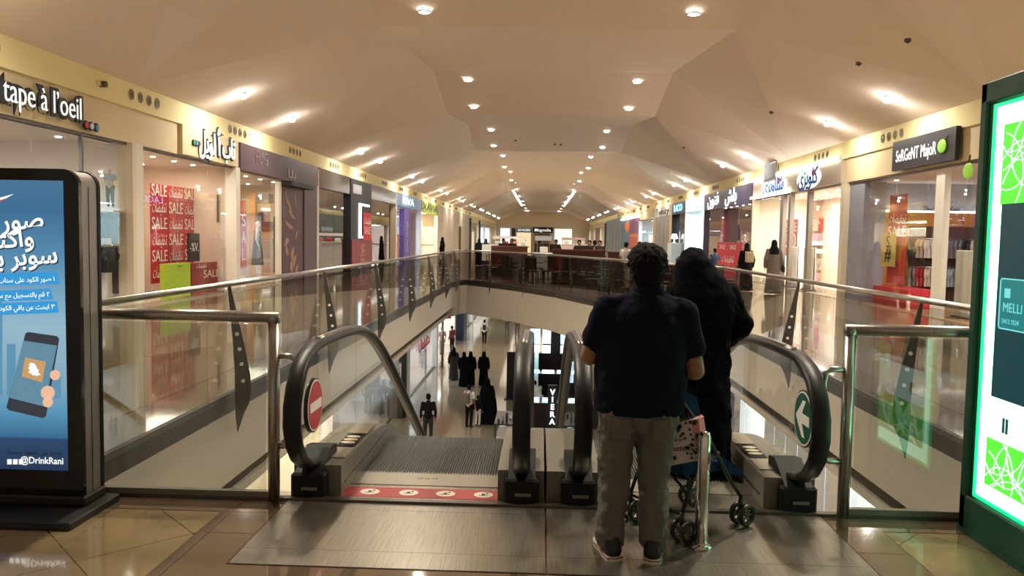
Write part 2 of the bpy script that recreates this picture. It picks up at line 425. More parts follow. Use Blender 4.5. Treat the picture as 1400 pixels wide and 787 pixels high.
# fascia bands along both sides: yellow band over a slightly recessed sign band
for s, X, nm in ((-1, XL, 'left'), (1, XR, 'right')):
    box('wall_' + nm, FASC, None, X, X + s*.5, -4, YEND, 4.15, ZF, kind='structure')
    box('trim_2', FASC2, None, X + s*.06, X + s*.5, -4, YEND, 3.45, 4.149, kind='structure')
    box('wall_' + nm, OFFW, None, X + s*4.2, X + s*4.35, -4, YEND, 0, 4.2, kind='structure')
    box('wall_' + nm, OFFW, None, X + s*.0, X + s*.3, -4, 4.4, 0, 3.45, kind='structure')
# end wall of the upper mall
box('wall_end', OFFW, None, -8.6, 9.1, YEND, YEND+.3, 0, 7.3, kind='structure')
box('wall_end', OFFW, None, -8.6, 9.1, YEND-3, YEND-2.8, 3.9, 7.3, kind='structure')

# ================================================================== RAILINGS
RH = 1.14
def fin_mesh(sgn):
    # scimitar plate in the XZ plane; +u points over the void
    L = [(-.01, 1.12), (.02, .80), (.045, .50), (.06, .25), (.06, .0), (.065, -.2)]
    R_ = [(.15, -.16), (.20, -.06), (.225, .06), (.215, .22), (.165, .50), (.095, .80), (.02, 1.12)]
    pts = [(u*sgn, 0, z) for u, z in L + [(.085, -.36)] + R_]
    return pts
def fin(parent, x, y, sgn, ang=0):
    o = MB().prism([(px_, -.006, z) for px_, _, z in fin_mesh(sgn)], (0, .012, 0)).build('fin_post', STEELD, parent, (x, y, 0), (0, 0, ang))
    for u, z in ((.085, .64), (.11, .49), (.13, .34), (.145, .17)):
        MB().disc((u*sgn, -.013, z), (0, 1, 0), .019, .026, 12).build('hole_disc', C('hole_light', .8, .78, .7, .3), o)  # pale discs painted for the light dots of holes through the fin
    return o
def railing(name, label, pts, sgn, glass, fins_at, joint=1.165, endfin=False):
    t = thing(name, label, 'railing', (pts[0][0], pts[0][1], 0)); o0 = Vector((pts[0][0], pts[0][1], 0))
    rail = [Vector((x, y, RH)) - o0 for x, y in pts]
    MB().tube(rail, .028, 12).build('handrail', STEEL, t)
    k = 0
    for i in range(len(pts)-1):
        a = Vector((*pts[i], 0)); b = Vector((*pts[i+1], 0)); L = (b-a).length; d = (b-a)/L; nrm = Vector((-d.y, d.x, 0))*.006
        n = max(1, round(L/joint)); st = L/n
        for j in range(n):
            p = a + d*(j*st+.006) - o0; q = a + d*((j+1)*st-.006) - o0
            MB().prism([p-nrm, q-nrm, q+nrm, p+nrm], (0, 0, RH-.05)).build('glass_panel', glass, t)
    for (x, y, an) in fins_at: fin(t, x-o0.x, y-o0.y, sgn, an)
    mb = MB()
    for i in range(len(pts)-1):
        a = Vector((*pts[i], 0)) - o0; b = Vector((*pts[i+1], 0)) - o0; d = (b-a).normalized(); nn = Vector((-d.y, d.x, 0))*.025
        mb.prism([a-nn, b-nn, b+nn, a+nn], (0, 0, .05))
    mb.build('base_channel', STEELD, t); return t
lf = [(VL, y, 0) for y in (7.75, 11.2, 14.7, 18.2, 21.7, 25.2, 28.2)]
railing('glass_railing', 'long glass railing with curved steel fins beside the left shops', [(VL, 4.88), (VL, 28.4)], 1, GLR, lf)
rf = [(VR, y, 0) for y in (7.45, 10.95, 14.4)]
railing('glass_railing', 'glass railing with curved steel fins beside the right shops', [(VR, 4.88), (VR, 15.6)], -1, GLR, rf)
fp = [OUT[8], OUT[7], OUT[6], OUT[5], OUT[4], OUT[3], OUT[2]]
def onfar(px, py):
    p = P(px, py, Z=0); return p
ff = []
for (ax_, ay_), (bx_, by_), ts in ((OUT[6], OUT[5], (.5,)), (OUT[5], OUT[4], (.25,)), (OUT[4], OUT[3], (.35,)), (OUT[3], OUT[2], (.02, .45, .85))):
    for t_ in ts: ff.append((ax_+(bx_-ax_)*t_, ay_+(by_-ay_)*t_, PI/2*0 - 1.05))
railing('glass_railing', 'darker glass railing at the far end of the void, in front of the cafe', fp, 1, GLD, [(x, y, a) for x, y, a in ff])

def front_rail(name, label, xpost, xend, s):
    y = VY - .03
    t = thing(name, label, 'railing', (xpost, y, 0)); h = RH
    L = xend - xpost
    MB().tube([(0, 0, 0), (0, 0, h-.03)], .036, 14).build('post', STEEL, t)
    MB().tube([(-s*.036, 0, h), (L, 0, h)], .036, 14).build('handrail', STEEL, t)
    MB().ell((0, 0, h-.01), .04, 14, 8).build('corner_joint', STEEL, t)
    n = max(1, round(abs(L)/1.05)); g = L/n
    xs = [0] + [s*(1.16 + 1.1*i) for i in range(int((abs(L)-1.16)//1.1)+1)] + [L]
    xs = [s*.045] + [x for x in xs[1:-1]] + [L]
    for a, b in zip(xs[:-1], xs[1:]):
        if abs(b-a) < .05: continue
        MB().box(min(a, b)+.006, max(a, b)-.006, -.006, .006, .02, h-.045).build('glass_panel', GLR, t)
    MB().box(min(0, L), max(0, L), -.02, .02, -.01, .055).build('base_channel', DECK, t)
    # D shaped guard tube that closes the gap to the escalator
    dz0, dz1 = .34, .90; e = -s*.145
    pts = [(0, 0, dz1), (e*.7, 0, dz1), (e*.93, 0, dz1-.02), (e, 0, dz1-.08), (e, 0, dz0+.08), (e*.93, 0, dz0+.02), (e*.7, 0, dz0), (0, 0, dz0)]
    MB().tube(pts, .019, 12).build('guard_tube', STEEL, t)
    return t
front_rail('glass_railing', 'front glass railing with square steel top rail left of the escalators', -1.625, VL+.02, -1)
front_rail('glass_railing', 'front glass railing with square steel top rail right of the escalators', 1.86, VR-.02, 1)

# ================================================================== ESCALATORS
def drop(y, y0=6.5, k=.32):
    u = (y-y0)/k
    sp = u if u > 20 else math.log1p(math.exp(u))
    v = .577*k*sp
    return min(v, 5.5)
def hr_path():
    pts = [(5.12, .20), (4.92, .20), (4.74, .235), (4.60, .31), (4.51, .41), (4.465, .53), (4.47, .65), (4.52, .76), (4.60, .85), (4.71, .91), (4.85, .945), (5.0, .955)]
    y = 5.2
    while y < 15.2: pts.append((y, .955 - drop(y))); y += .2
    return pts
HRP = hr_path()
def sweep(mb, path, cx, w_, t_):
    vs = []; fs = []; n = len(path); prof = [(-.5, -.3), (-.5, .15), (-.35, .5), (.35, .5), (.5, .15), (.5, -.3), (.3, -.5), (-.3, -.5)]
    for i, (y, z) in enumerate(path):
        a = path[max(0, i-1)]; b = path[min(n-1, i+1)]; dy, dz = b[0]-a[0], b[1]-a[1]; l = math.hypot(dy, dz); ny, nz = -dz/l, dy/l
        for u, v in prof: vs.append((cx + u*w_, y + ny*v*t_, z + nz*v*t_))
    m = len(prof)
    for i in range(n-1):
        for k in range(m): fs.append((i*m+k, (i+1)*m+k, (i+1)*m+(k+1) % m, i*m+(k+1) % m))
    fs += [tuple(range(m)), tuple(range(n*m-1, (n-1)*m-1, -1))]
    return mb.add(vs, fs, True)
def strip_yz(mb, ylist, top, bot, x0, x1):
    vs = []; fs = []; n = len(ylist)
    for y in ylist:
        vs += [(x0, y, bot(y)), (x1, y, bot(y)), (x1, y, top(y)), (x0, y, top(y))]
    for i in range(n-1):
        for k in range(4): fs.append((i*4+k, i*4+(k+1) % 4, (i+1)*4+(k+1) % 4, (i+1)*4+k))
    fs += [(3, 2, 1, 0), tuple(range((n-1)*4, n*4))]
    return mb.add(vs, fs)
nosez = [(4.50, .43, .70), (4.54, .36, .78), (4.60, .33, .83), (4.70, .27, .885), (4.80, .24, .915), (4.90, .20, .93)]
def gtop(y):
    for (a, _, c), (b, _, d) in zip(nosez[:-1], nosez[1:]):
        if a <= y <= b: return c + (d-c)*(y-a)/(b-a)
    return .935 - drop(y)
def gbot(y):
    for (a, c, _), (b, d, _) in zip(nosez[:-1], nosez[1:]):
        if a <= y <= b: return c + (d-c)*(y-a)/(b-a)
    return max(.17, .17) - drop(y) if y > 4.9 else .2
YS = [4.5, 4.54, 4.6, 4.7, 4.8, 4.9]
STEPM = None
def escalator(label, xl, xr, dl, dr, plate, strip):
    """xl/xr: balustrade planes; dl/dr: (outer, inner) deck limits"""
    global STEPM
    ox = (xl+xr)/2
    t = thing('escalator', label, 'escalator', (ox, 0, 0))
    ysd = [4.86 + .15*i for i in range(0, 72)]
    for side, x, (do, di) in (('l', xl, dl), ('r', xr, dr)):
        s = -1 if side == 'l' else 1
        hr = sweep(MB(), HRP, x-ox, .105, .046).build('handrail', RUB, t)
        sweep(MB(), [(y, z) for y, z in [(p[0], p[1]) for p in HRP[11:]]], x-ox, .045, .075).build('handrail_guide', STEELD, t)
        yy = YS + [4.9 + .2*i for i in range(1, 52)]
        cuts = [4.5, 6.05, 7.6, 9.1, 10.6, 12.1, 13.6, 15.1]
        for a, b in zip(cuts[:-1], cuts[1:]):
            seg = [a+.004] + [y for y in yy if a+.02 < y < b-.02] + [b-.004]
            strip_yz(MB(), seg, gtop, gbot, x-ox-.005, x-ox+.005).build('glass_panel', GLE, t)
        # decking: flat outer cover with a sloped control ledge towards the steps
        H = .20
        def dtop(y): return H - drop(y)
        d0, d1 = sorted((do-ox, di-ox))
        mb = MB(); strip_yz(mb, ysd, dtop, lambda y: max(-.42 - drop(y), ZG) if y > 5.1 else 0.0, d0, d1)
        dk = mb.build('decking', DECK, t)
        box('truss_cladding', SLABM, t, d0+.02, d1-.02, 5.2, 5.4, -.85, -.35)
        MB().prism([(d0+.01, 5.4, -.85), (d0+.01, 6.7, -.85), (d0+.01, 14.8, ZG+.02), (d0+.01, 15.8, ZG+.02), (d0+.01, 15.8, ZG+.1), (d0+.01, 6.6, -.4), (d0+.01, 5.4, -.3)], (d1-d0-.02, 0, 0)).build('side_cladding', SLABM, t)
        # skirt brush line & control panel
        xi = di-ox
        box('skirt_trim', STEELD, t, xi-.004, xi+.004, 4.95, 6.3, .06, .075)
        # newel base, black moulded box
        bo = x-ox
        box('newel_base', BLK, t, bo-.11, bo+.11, 4.78, 4.99, 0, .165, .015)
        MB().prism([(bo-.085, 4.80, .165), (bo-.085, 5.16, .165), (bo-.085, 5.16, .26), (bo-.085, 5.03, .28), (bo-.085, 4.90, .22)], (.17, 0, 0)).build('handrail_inlet', BLK, t)
        box('inlet_plate', DECK, t, bo-.04, bo+.06, 4.773, 4.78, .06, .08)
    # control buttons on the outer decks' inner half
    for x, s in ((xl, 1), (xr, -1)):
        a, b = (dl if s > 0 else dr)
        if (x == xr) == (xl < 0): continue
        cxm = b - ox - s*.085
        pn = box('control_panel', BLK, t, cxm-.06, cxm+.06, 5.30, 5.62, .2, .204)
        for k in range(3):
            mb = MB(); mb.prism([(cxm+.05*math.cos(2*PI*i/16), 5.38+.08*k+.03*math.sin(2*PI*i/16), .204) for i in range(16)], (0, 0, .006))
            mb.build('button', C('button_ivory', .72, .66, .50, .4), pn)
        box('deck_plate', C('deck_plate_light', .38, .35, .27, .35, metal=.5), t, cxm-.07, cxm+.07, 5.02, 5.27, .2, .205)
        box('deck_plate', C('deck_plate_light', .38, .35, .27, .35, metal=.5), t, cxm-.07, cxm+.07, 5.66, 5.98, .2, .2035)
    # landing plate, comb, steps
    p0, p1 = plate[0]-ox, plate[1]-ox
    for (a, b) in ((3.80, 4.0), (4.003, 4.62), (4.623, 5.10)):
        box('landing_plate', PLATE, t, p0, p1, a, b, -.01, .004)
    si, so = dl[1]-ox, dr[1]-ox
    box('comb_plate', C('comb_steel', .28, .26, .21, .4, metal=.7), t, si, so, 5.103, 5.36, -.02, .008)
    mb = MB(); n = 46
    for k in range(n): u = si+.03+(so-si-.06)*k/(n-1); mb.box(u-.005, u+.005, 5.36, 5.40, -.01, .006)
    mb.build('comb_teeth', C('comb_teeth_grey', .25, .24, .2, .5, metal=.5), t, kind='stuff')
    text('UP 30 KG', .035, ((si+so)/2, 5.25, .0085), RFL, BPR, t, ext=.0005)
    if STEPM is None:
        mb = MB(); W = so-si-.02
        mb.box(-W/2, W/2, 0, .395, -.20, -.012)
        for k in range(56): u = -W/2 + W*(k+.5)/56; mb.box(u-.005, u+.005, 0, .39, -.013, 0)
        st = mb.build('step', STEP, t); STEPM = st.data
        ln = MB().box(-W/2, W/2, .385, .40, -.02, .0015).build('step_edge', C('step_edge_yellowgrey', .24, .24, .2, .5), st)
        first = st
    def stepz(y): return -drop(y+.2, 6.55, .18)
    ysx = [5.40 + .4*i for i in range(26)]
    for i, y in enumerate(ysx):
        o = bpy.data.objects.new('step', STEPM); COL.objects.link(o); o.parent = t
        o.location = ((si+so)/2, y, -.004 + stepz(y))
    if strip:
        rs = box('warning_strip', C('strip_red', .30, .022, .022, .5), t, si-.0, so, 4.86, 5.04, .0045, .006)
        mb = MB(); mz = MB()
        for k in range(60):
            u = si + (so-si)*(k+.5)/60
            for yq, d in ((5.04, .012), (4.86, -.012)): mz.prism([(u-.009, yq, .0046), (u+.009, yq, .0046), (u, yq+d, .0046)], (0, 0, .001))
        mz.build('serrated_edge', C('strip_red', .42, .03, .03), rs, kind='stuff')
        for k, px_ in enumerate((500, 555, 607, 660)):
            c_ = P(px_, 680.5, Z=.006); u = c_.x-ox
            e = MB().prism([(u+.062*math.cos(2*PI*i/20), 4.95+.055*math.sin(2*PI*i/20), .006) for i in range(20)], (0, 0, .0015)).build('pictogram', C('pictogram_white', .60, .55, .46, .5), rs)
            mk = MB(); z_ = .0078
            mk.box(u-.012, u+.01, 4.935, 4.965, z_, z_+.001); mk.prism([(u-.03, 4.925, z_), (u+.03, 4.935, z_), (u+.03, 4.942, z_), (u-.03, 4.932, z_)], (0, 0, .001)); mk.disc((u+.022, 4.975, z_), (0, 0, 1), .009, .001, 10)
            mk.build('pictogram_figure', BPR, e)
    return t
e1 = escalator('left escalator with no-entry disc and red warning strip, leading down', -1.42, -.09, (-1.53, -1.23), (.05, -.24), (-1.53, .055), True)
e2 = escalator('right escalator with green arrow disc, boarded by the couple', .265, 1.605, (.065, .41), (1.72, 1.41), (.065, 1.72), False)
# discs on the glass
def sign_disc(parent, ox, x, y, z, kind):
    c = C('disc_red', .50, .015, .015, .35) if kind == 'no' else C('disc_green', .01, .10, .05, .35)
    rim = MB().disc((x-ox-.012, y, z), (1, 0, 0), .172, .024, 36).build('sign_disc', C('disc_rim_dark', .02, .02, .02, .3), parent)
    MB().disc((x-ox-.014, y, z), (1, 0, 0), .163, .028, 36).build('white_ring', WPR, rim)
    MB().disc((x-ox-.016, y, z), (1, 0, 0), .152, .032, 36).build('face', c, rim)
    if kind == 'no': box('white_bar', WPR, rim, x-ox-.018, x-ox+.018, y-.125, y+.125, z-.03, z+.03)
    else:
        q = [(-.02, .11), (.03, .11), (-.045, .02), (.12, .02), (.12, -.02), (-.045, -.02), (.03, -.11), (-.02, -.11), (-.12, 0)]
        q = [(-.12, 0), (.0, .11), (.05, .11), (-.01, .03), (.12, .03), (.12, -.03), (-.01, -.03), (.05, -.11), (.0, -.11)]
        MB().prism([(x-ox-.018, y-u, z+v) for u, v in q], (.036, 0, 0)).build('arrow', WPR, rim)
sign_disc(e1, (-1.42-.09)/2, -1.42, 4.90, .57, 'no')
sign_disc(e2, (.265+1.605)/2, 1.605, 4.74, .60, 'arrow')

# ================================================================== PEOPLE
def hand(mb, w_, d, side, sc=1.0, curl=.5):
    """palm, four unequal fingers bent at the knuckles, thumb from the side of the palm"""
    w_ = Vector(w_); d = Vector(d).normalized(); up = Vector((0, 0, 1))
    if abs(d.z) > .8: up = Vector((0, 1, 0))
    s = d.cross(up).normalized()*side; n = s.cross(d).normalized()*side
    k = w_ + d*.085*sc
    for i, (o, L) in enumerate(((-.030, .068), (-.010, .078), (.010, .073), (.029, .056))):
        b = k + s*o*sc; mb.cap(w_ + d*.02*sc + s*o*.6*sc, .013*sc, b, .0105*sc, 8)
        d1 = (d*math.cos(curl) - n*math.sin(curl)); m_ = b + d1*L*.5*sc
        d2 = (d*math.cos(curl*2.1) - n*math.sin(curl*2.1)); e_ = m_ + d2*L*.5*sc
        mb.cap(b, .0095*sc, m_, .009*sc, 8); mb.cap(m_, .009*sc, e_, .0075*sc, 8)
    tb = w_ + d*.025*sc - s*.025*sc; tm = tb + (d*.6 - s*.75).normalized()*.04*sc; te = tm + (d*.85 - s*.3 - n*.3).normalized()*.032*sc
    mb.cap(tb, .014*sc, tm, .011*sc, 8); mb.cap(tm, .011*sc, te, .009*sc, 8)
def pose(kind='stand'):
    J = {}
    for s, S in ((-1, 'l'), (1, 'r')):
        J['hip'+S] = (s*.09, 0, .90); J['knee'+S] = (s*.10, .02, .50); J['ank'+S] = (s*.10, -.02, .09)
        J['sh'+S] = (s*.18, 0, 1.38); J['el'+S] = (s*.245, -.03, 1.11); J['wr'+S] = (s*.25, .06, .87)
    J['pel'] = (0, 0, .95); J['chest'] = (0, 0, 1.25); J['neck'] = (0, .0, 1.45); J['head'] = (0, .015, 1.60)
    if kind == 'walk':
        J['kneel'] = (-.09, .16, .52); J['ankl'] = (-.09, .20, .10); J['kneer'] = (.09, -.02, .49); J['ankr'] = (.09, -.28, .17)
        J['wrl'] = (-.25, -.12, .88); J['wrr'] = (.25, .18, .90)
    if kind == 'phone':
        J['elr'] = (.24, .02, 1.12); J['wrr'] = (.10, .26, 1.20); J['head'] = (0, .05, 1.585)
    if kind == 'bend':
        for k_ in ('chest', 'neck', 'head', 'shl', 'shr', 'ell', 'elr', 'wrl', 'wrr', 'pel'):
            x, y, z = J[k_]; dz = z-.92; J[k_] = (x, y*.7 + dz*.72 if dz > 0 else y + .3, .92 + dz*.68 if dz > 0 else z)
        J['wrl'] = (-.2, .66, .92); J['wrr'] = (.2, .66, .92); J['ell'] = (-.24, .45, 1.0); J['elr'] = (.24, .45, 1.0)
    if kind == 'sit':
        for S, s in (('l', -1), ('r', 1)):
            J['hip'+S] = (s*.09, 0, .50); J['knee'+S] = (s*.12, .42, .50); J['ank'+S] = (s*.12, .40, .09)
        for k_ in ('pel', 'chest', 'neck', 'head', 'shl', 'shr', 'ell', 'elr', 'wrl', 'wrr'):
            x, y, z = J[k_]; J[k_] = (x, y, z-.40)
        J['wrl'] = (-.16, .34, .74); J['wrr'] = (.16, .34, .74)
    return J
def limb(mb, J, a, b, r0, r1, S, n=10): mb.cap(J[a+S], r0, J[b+S], r1, n)
def head_shapes(mb, J, sc=1.0):
    x, y, z = J['head']; mb.ell((x, y, z), (.074*sc, .092*sc, .112*sc)); mb.ell((x, y+.02, z-.06*sc), (.055*sc, .065*sc, .06*sc))
    mb.ell((x, y+.098*sc, z-.012), (.013, .02, .022)); mb.ell((x, y+.085*sc, z-.055), (.024, .014, .010))
    for s in (-1, 1): mb.ell((x+s*.076*sc, y-.005, z-.008), (.012, .022, .032)); mb.ell((x+s*.032, y+.082*sc, z+.015), (.013, .01, .009))
def figure_body(J, parent, skin, voxel=.018, g=0, hands=True):
    mb = MB(); head_shapes(mb, J)
    mb.cap(J['neck'], .055, (J['head'][0], J['head'][1]-.01, J['head'][2]-.06), .052)
    mb.ell(J['chest'], (.165+g, .115+g, .20)); mb.ell(J['pel'], (.155+g, .115+g, .14)); mb.cap(J['pel'], .12+g, J['chest'], .12+g)
    mb.cap(J['chest'], .11, J['neck'], .06)
    for S, s in (('l', -1), ('r', 1)):
        limb(mb, J, 'hip', 'knee', .088, .058, S); limb(mb, J, 'knee', 'ank', .056, .038, S)
        a = Vector(J['ank'+S]); mb.cap(a + Vector((0, -.03, -.05)), .036, a + Vector((0, .13, -.062)), .028)
        mb.cap(J['chest'], .09, J['sh'+S], .062); limb(mb, J, 'sh', 'el', .052, .038, S); limb(mb, J, 'el', 'wr', .037, .026, S)
        w_ = Vector(J['wr'+S])
        if hands: hand(mb, w_, w_ - Vector(J['el'+S]), s, 1.0, .45)
    return blob('body', mb, skin, parent, voxel, 3)
def cloth_top(J, parent, m, sleeve='short', voxel=.02, hem=.88, g=0, name='shirt'):
    mb = MB(); mb.ell(J['chest'], (.185+g, .135+g, .20)); mb.ell(J['pel'], (.175+g, .135+g, .12)); mb.cap(J['pel'], .14+g, J['chest'], .14+g); mb.cap(J['chest'], .125, J['neck'], .068)
    for S in 'lr':
        mb.cap(J['chest'], .10, J['sh'+S], .076)
        e = Vector(J['el'+S]); s_ = Vector(J['sh'+S])
        if sleeve == 'short': mb.cap(s_, .074, s_.lerp(e, .62), .066)
        else: mb.cap(s_, .072, e, .058); mb.cap(e, .058, e.lerp(Vector(J['wr'+S]), .93), .042)
    return blob(name, mb, m, parent, voxel, 4)
def cloth_legs(J, parent, m, voxel=.02, g=0):
    mb = MB(); mb.ell(J['pel'], (.168+g, .13+g, .11))
    for S in 'lr':
        mb.cap(J['pel'], .11, J['hip'+S], .105); limb(mb, J, 'hip', 'knee', .104, .076, S)
        k_ = Vector(J['knee'+S]); mb.cap(k_, .076, k_.lerp(Vector(J['ank'+S]), .95), .062)
    return blob('trousers', mb, m, parent, voxel, 4)
def shoes(J, parent, m, voxel=.015):
    for S in 'lr':
        mb = MB(); a = Vector(J['ank'+S]); mb.cap(a + Vector((0, -.03, -.045)), .047, a + Vector((0, .14, -.055)), .036)
        blob('shoe', mb, m, parent, voxel, 2)
def hair_cap(J, parent, m, r=.088, voxel=.014):
    x, y, z = J['head']; mb = MB(); mb.ell((x, y-.018, z+.03), (r, r*1.15, r*1.12)); mb.ell((x, y-.04, z-.02), (r*.9, r*.8, r*.9))
    return blob('hair', mb, m, parent, voxel, 2)
def man(name_label, loc, rz, kind, shirt, trous, group=None, sleeve='short', h=1.7, skin=SKIN, voxel=.022, coat=False):
    t = thing('person', name_label, 'person', loc, rz, group); J = pose(kind)
    figure_body(J, t, skin, voxel); cloth_top(J, t, shirt, sleeve, voxel, name='jacket' if coat else 'shirt'); cloth_legs(J, t, trous, voxel)
    shoes(J, t, BPR, .02); hair_cap(J, t, HAIR, voxel=.018); t.scale = (h/1.71,)*3; return t
def robed(label, loc, rz, robe, scarf=None, group=None, kind='stand', h=1.62, wide=1.0, voxel=.024, hem=.27):
    t = thing('person', label, 'person', loc, rz, group); J = pose('stand')
    figure_body(J, t, SKIN, voxel)
    mb = MB()
    mb.loft([(0, 0, .03, hem*wide, .23*wide), (0, 0, .45, .225*wide, .185), (0, 0, .95, .195*wide, .16), (0, 0, 1.15, .185, .145), (0, 0, 1.36, .19, .125), (0, 0, 1.44, .10, .09)])
    for S in 'lr':
        s_ = Vector(J['sh'+S]); e = Vector(J['el'+S]); w_ = Vector(J['wr'+S])
        mb.cap(s_, .075, e, .075); mb.cap(e, .075, e.lerp(w_, .92), .062)
    blob('robe', mb, robe, t, voxel, 5)
    mb = MB(); x, y, z = J['head']
    mb.ell((x, y-.03, z+.0), (.10, .105, .135)); mb.loft([(0, -.02, 1.26, .175, .13), (0, -.02, 1.40, .165, .12), (0, -.015, 1.50, .105, .105), (0, -.01, 1.58, .09, .09)])
    blob('headscarf', mb, scarf or robe, t, voxel*.8, 3)
    t.scale = (h/1.73,)*3; return t

def main_man():
    a = P(831, 758, Z=0); b = P(895, 766, Z=0); o = (a+b)/2; ox = o.x; oy = o.y+.02
    t = thing('person', 'man in navy polo shirt and grey trousers seen from behind on the landing plate', 'person', (ox, oy, 0))
    lx = a.x-ox; rx = b.x-ox
    J = dict(hipl=(-.085, 0, .80), hipr=(.125, 0, .80), kneel=(lx+.025, .03, .44), kneer=(rx-.01, .03, .44), ankl=(lx+.01, .0, .09), ankr=(rx-.005, -.02, .09),
             pel=(.02, 0, .86), chest=(.03, .0, 1.16), neck=(.04, .0, 1.375), head=(.045, .02, 1.505), shl=(-.155, .0, 1.285), shr=(.235, 0, 1.275),
             ell=(-.235, .05, 1.045), elr=(.305, .02, .985), wrl=(-.11, .26, .98), wrr=(.21, .235, .93))
    mb = MB(); x, y, z = J['head']
    mb.ell((x, y, z), (.078, .095, .112)); mb.ell((x, y+.02, z-.06), (.06, .07, .062)); mb.ell((x, y+.102, z-.015), (.014, .02, .022)); mb.ell((x, y+.09, z-.055), (.025, .014, .011))
    for s in (-1, 1): mb.ell((x+s*.082, y-.002, z-.012), (.014, .024, .034)); mb.ell((x+s*.032, y+.086, z+.012), (.013, .01, .009))
    mb.cap(J['neck'], .074, (x, y-.01, z-.07), .064); mb.ell((.05, -.035, 1.385), (.07, .05, .06))
    mb.ell(J['chest'], (.205, .13, .20)); mb.ell((.025, .01, .92), (.205, .145, .18)); mb.cap(J['chest'], .12, J['neck'], .07)
    for S, s in (('l', -1), ('r', 1)):
        limb(mb, J, 'hip', 'knee', .095, .062, S); limb(mb, J, 'knee', 'ank', .062, .042, S)
        q = Vector(J['ank'+S]); mb.cap(q + Vector((0, -.03, -.05)), .036, q + Vector((0, .13, -.062)), .028)
        mb.cap(J['chest'], .10, J['sh'+S], .065); limb(mb, J, 'sh', 'el', .063, .054, S, 14); limb(mb, J, 'el', 'wr', .050, .031, S, 14)
        w_ = Vector(J['wr'+S]); hand(mb, w_, w_ - Vector(J['el'+S]), s, 1.0, .8)
    blob('body', mb, SKIN, t, .0095, 4)
    # polo shirt
    mb = MB()
    mb.loft([(.022, .0, .765, .232, .165), (.022, .0, .86, .238, .175), (.025, .0, .98, .236, .170), (.03, 0, 1.12, .232, .155), (.032, -.005, 1.22, .222, .140), (.04, -.01, 1.30, .185, .115), (.048, -.01, 1.355, .115, .085), (.05, -.01, 1.385, .085, .075)], 40)
    for S, s in (('l', -1), ('r', 1)):
        s_ = Vector(J['sh'+S]); e = Vector(J['el'+S]); c = Vector(J['chest']) + Vector((s*.10, 0, .06))
        mb.cap(c, .115, s_, .082, 14); mb.cap(s_, .083, s_.lerp(e, .58), .083, 14); mb.cap((s*.05+.045, -.01, 1.35), .05, s_ + Vector((-s*.02, 0, .01)), .066)
    o_ = blob('polo_shirt', mb, NAVY, t, .010, 8, disp=(.09, .028))
    mb = MB(); mb.loft([(.05, -.008, 1.365, .092, .083), (.052, -.006, 1.40, .082, .078), (.053, -.004, 1.425, .079, .077)], 28); mb.build('collar', NAVY, o_)
    # trousers
    mb = MB(); mb.ell((.02, -.01, .78), (.212, .150, .12)); mb.ell((-.075, -.05, .76), (.11, .10, .11)); mb.ell((.115, -.05, .76), (.11, .10, .11))
    for S, s in (('l', -1), ('r', 1)):
        h_ = Vector(J['hip'+S]); k_ = Vector(J['knee'+S]); q = Vector(J['ank'+S])
        mb.cap(h_ + Vector((0, 0, -.02)), .112, k_, .088, 18); mb.cap(k_, .088, q + Vector((0, .0, .05)), .078, 18); mb.cap(q + Vector((0, .005, .05)), .079, q + Vector((0, .01, .0)), .074, 18)
    tr = blob('trousers', mb, TROU, t, .010, 6, disp=(.06, .035))
    for s in (-1, 1): box('back_pocket', TROU, tr, .02+s*.10-.045, .02+s*.10+.045, -.165, -.155, .66, .76, .006)
    # hair: dense short curls
    mb = MB(); mb.ell((x, y-.012, z+.035), (.099, .112, .100)); mb.ell((x, y-.045, z-.02), (.090, .082, .085))
    rr = random.Random(3)
    for i in range(260):
        u = rr.uniform(-1, 1); ph = rr.uniform(0, 2*PI); q = math.sqrt(1-u*u); vx, vy, vz = q*math.cos(ph), q*math.sin(ph), u
        if vz < -.35 and vy > -.1 or vy > .75 and vz < .35: continue
        mb.ell((x+vx*.098, y-.014+vy*.110, z+.030+vz*.098), .0125, 6, 4)
    blob('curly_hair', mb, HAIR, t, .007, 1)
    for S, s in (('l', -1), ('r', 1)):
        q = Vector(J['ank'+S]); an = -s*.22
        def rot(p): c_, s_ = math.cos(an), math.sin(an); return (q.x + p[0]*c_ - p[1]*s_, q.y + p[0]*s_ + p[1]*c_, p[2])
        out = [(-.040, -.085), (-.046, -.02), (-.040, .05), (-.048, .13), (-.035, .185), (0, .205), (.035, .185), (.050, .13), (.042, .05), (.046, -.02), (.040, -.085), (0, -.10)]
        mb = MB()
        mb.cap(rot((0, -.045, .055)), .050, rot((0, .05, .055)), .050); mb.cap(rot((0, .05, .05)), .048, rot((0, .145, .042)), .040); mb.cap(rot((0, -.045, .06)), .046, rot((0, -.035, .10)), .048)
        sh_ = blob('shoe', mb, C('shoe_black', .012, .012, .014, .45), t, .008, 2)
        MB().prism([rot((u*1.08, v, .0)) for u, v in out], (0, 0, .028)).build('sole', C('sole_white', .62, .60, .55, .5), sh_)
        MB().prism([rot((u*1.1, v, .019)) for u, v in out], (0, 0, .006)).build('sole_stripe', C('sole_red', .35, .05, .04, .5), sh_)
    return t
MAN = main_man()

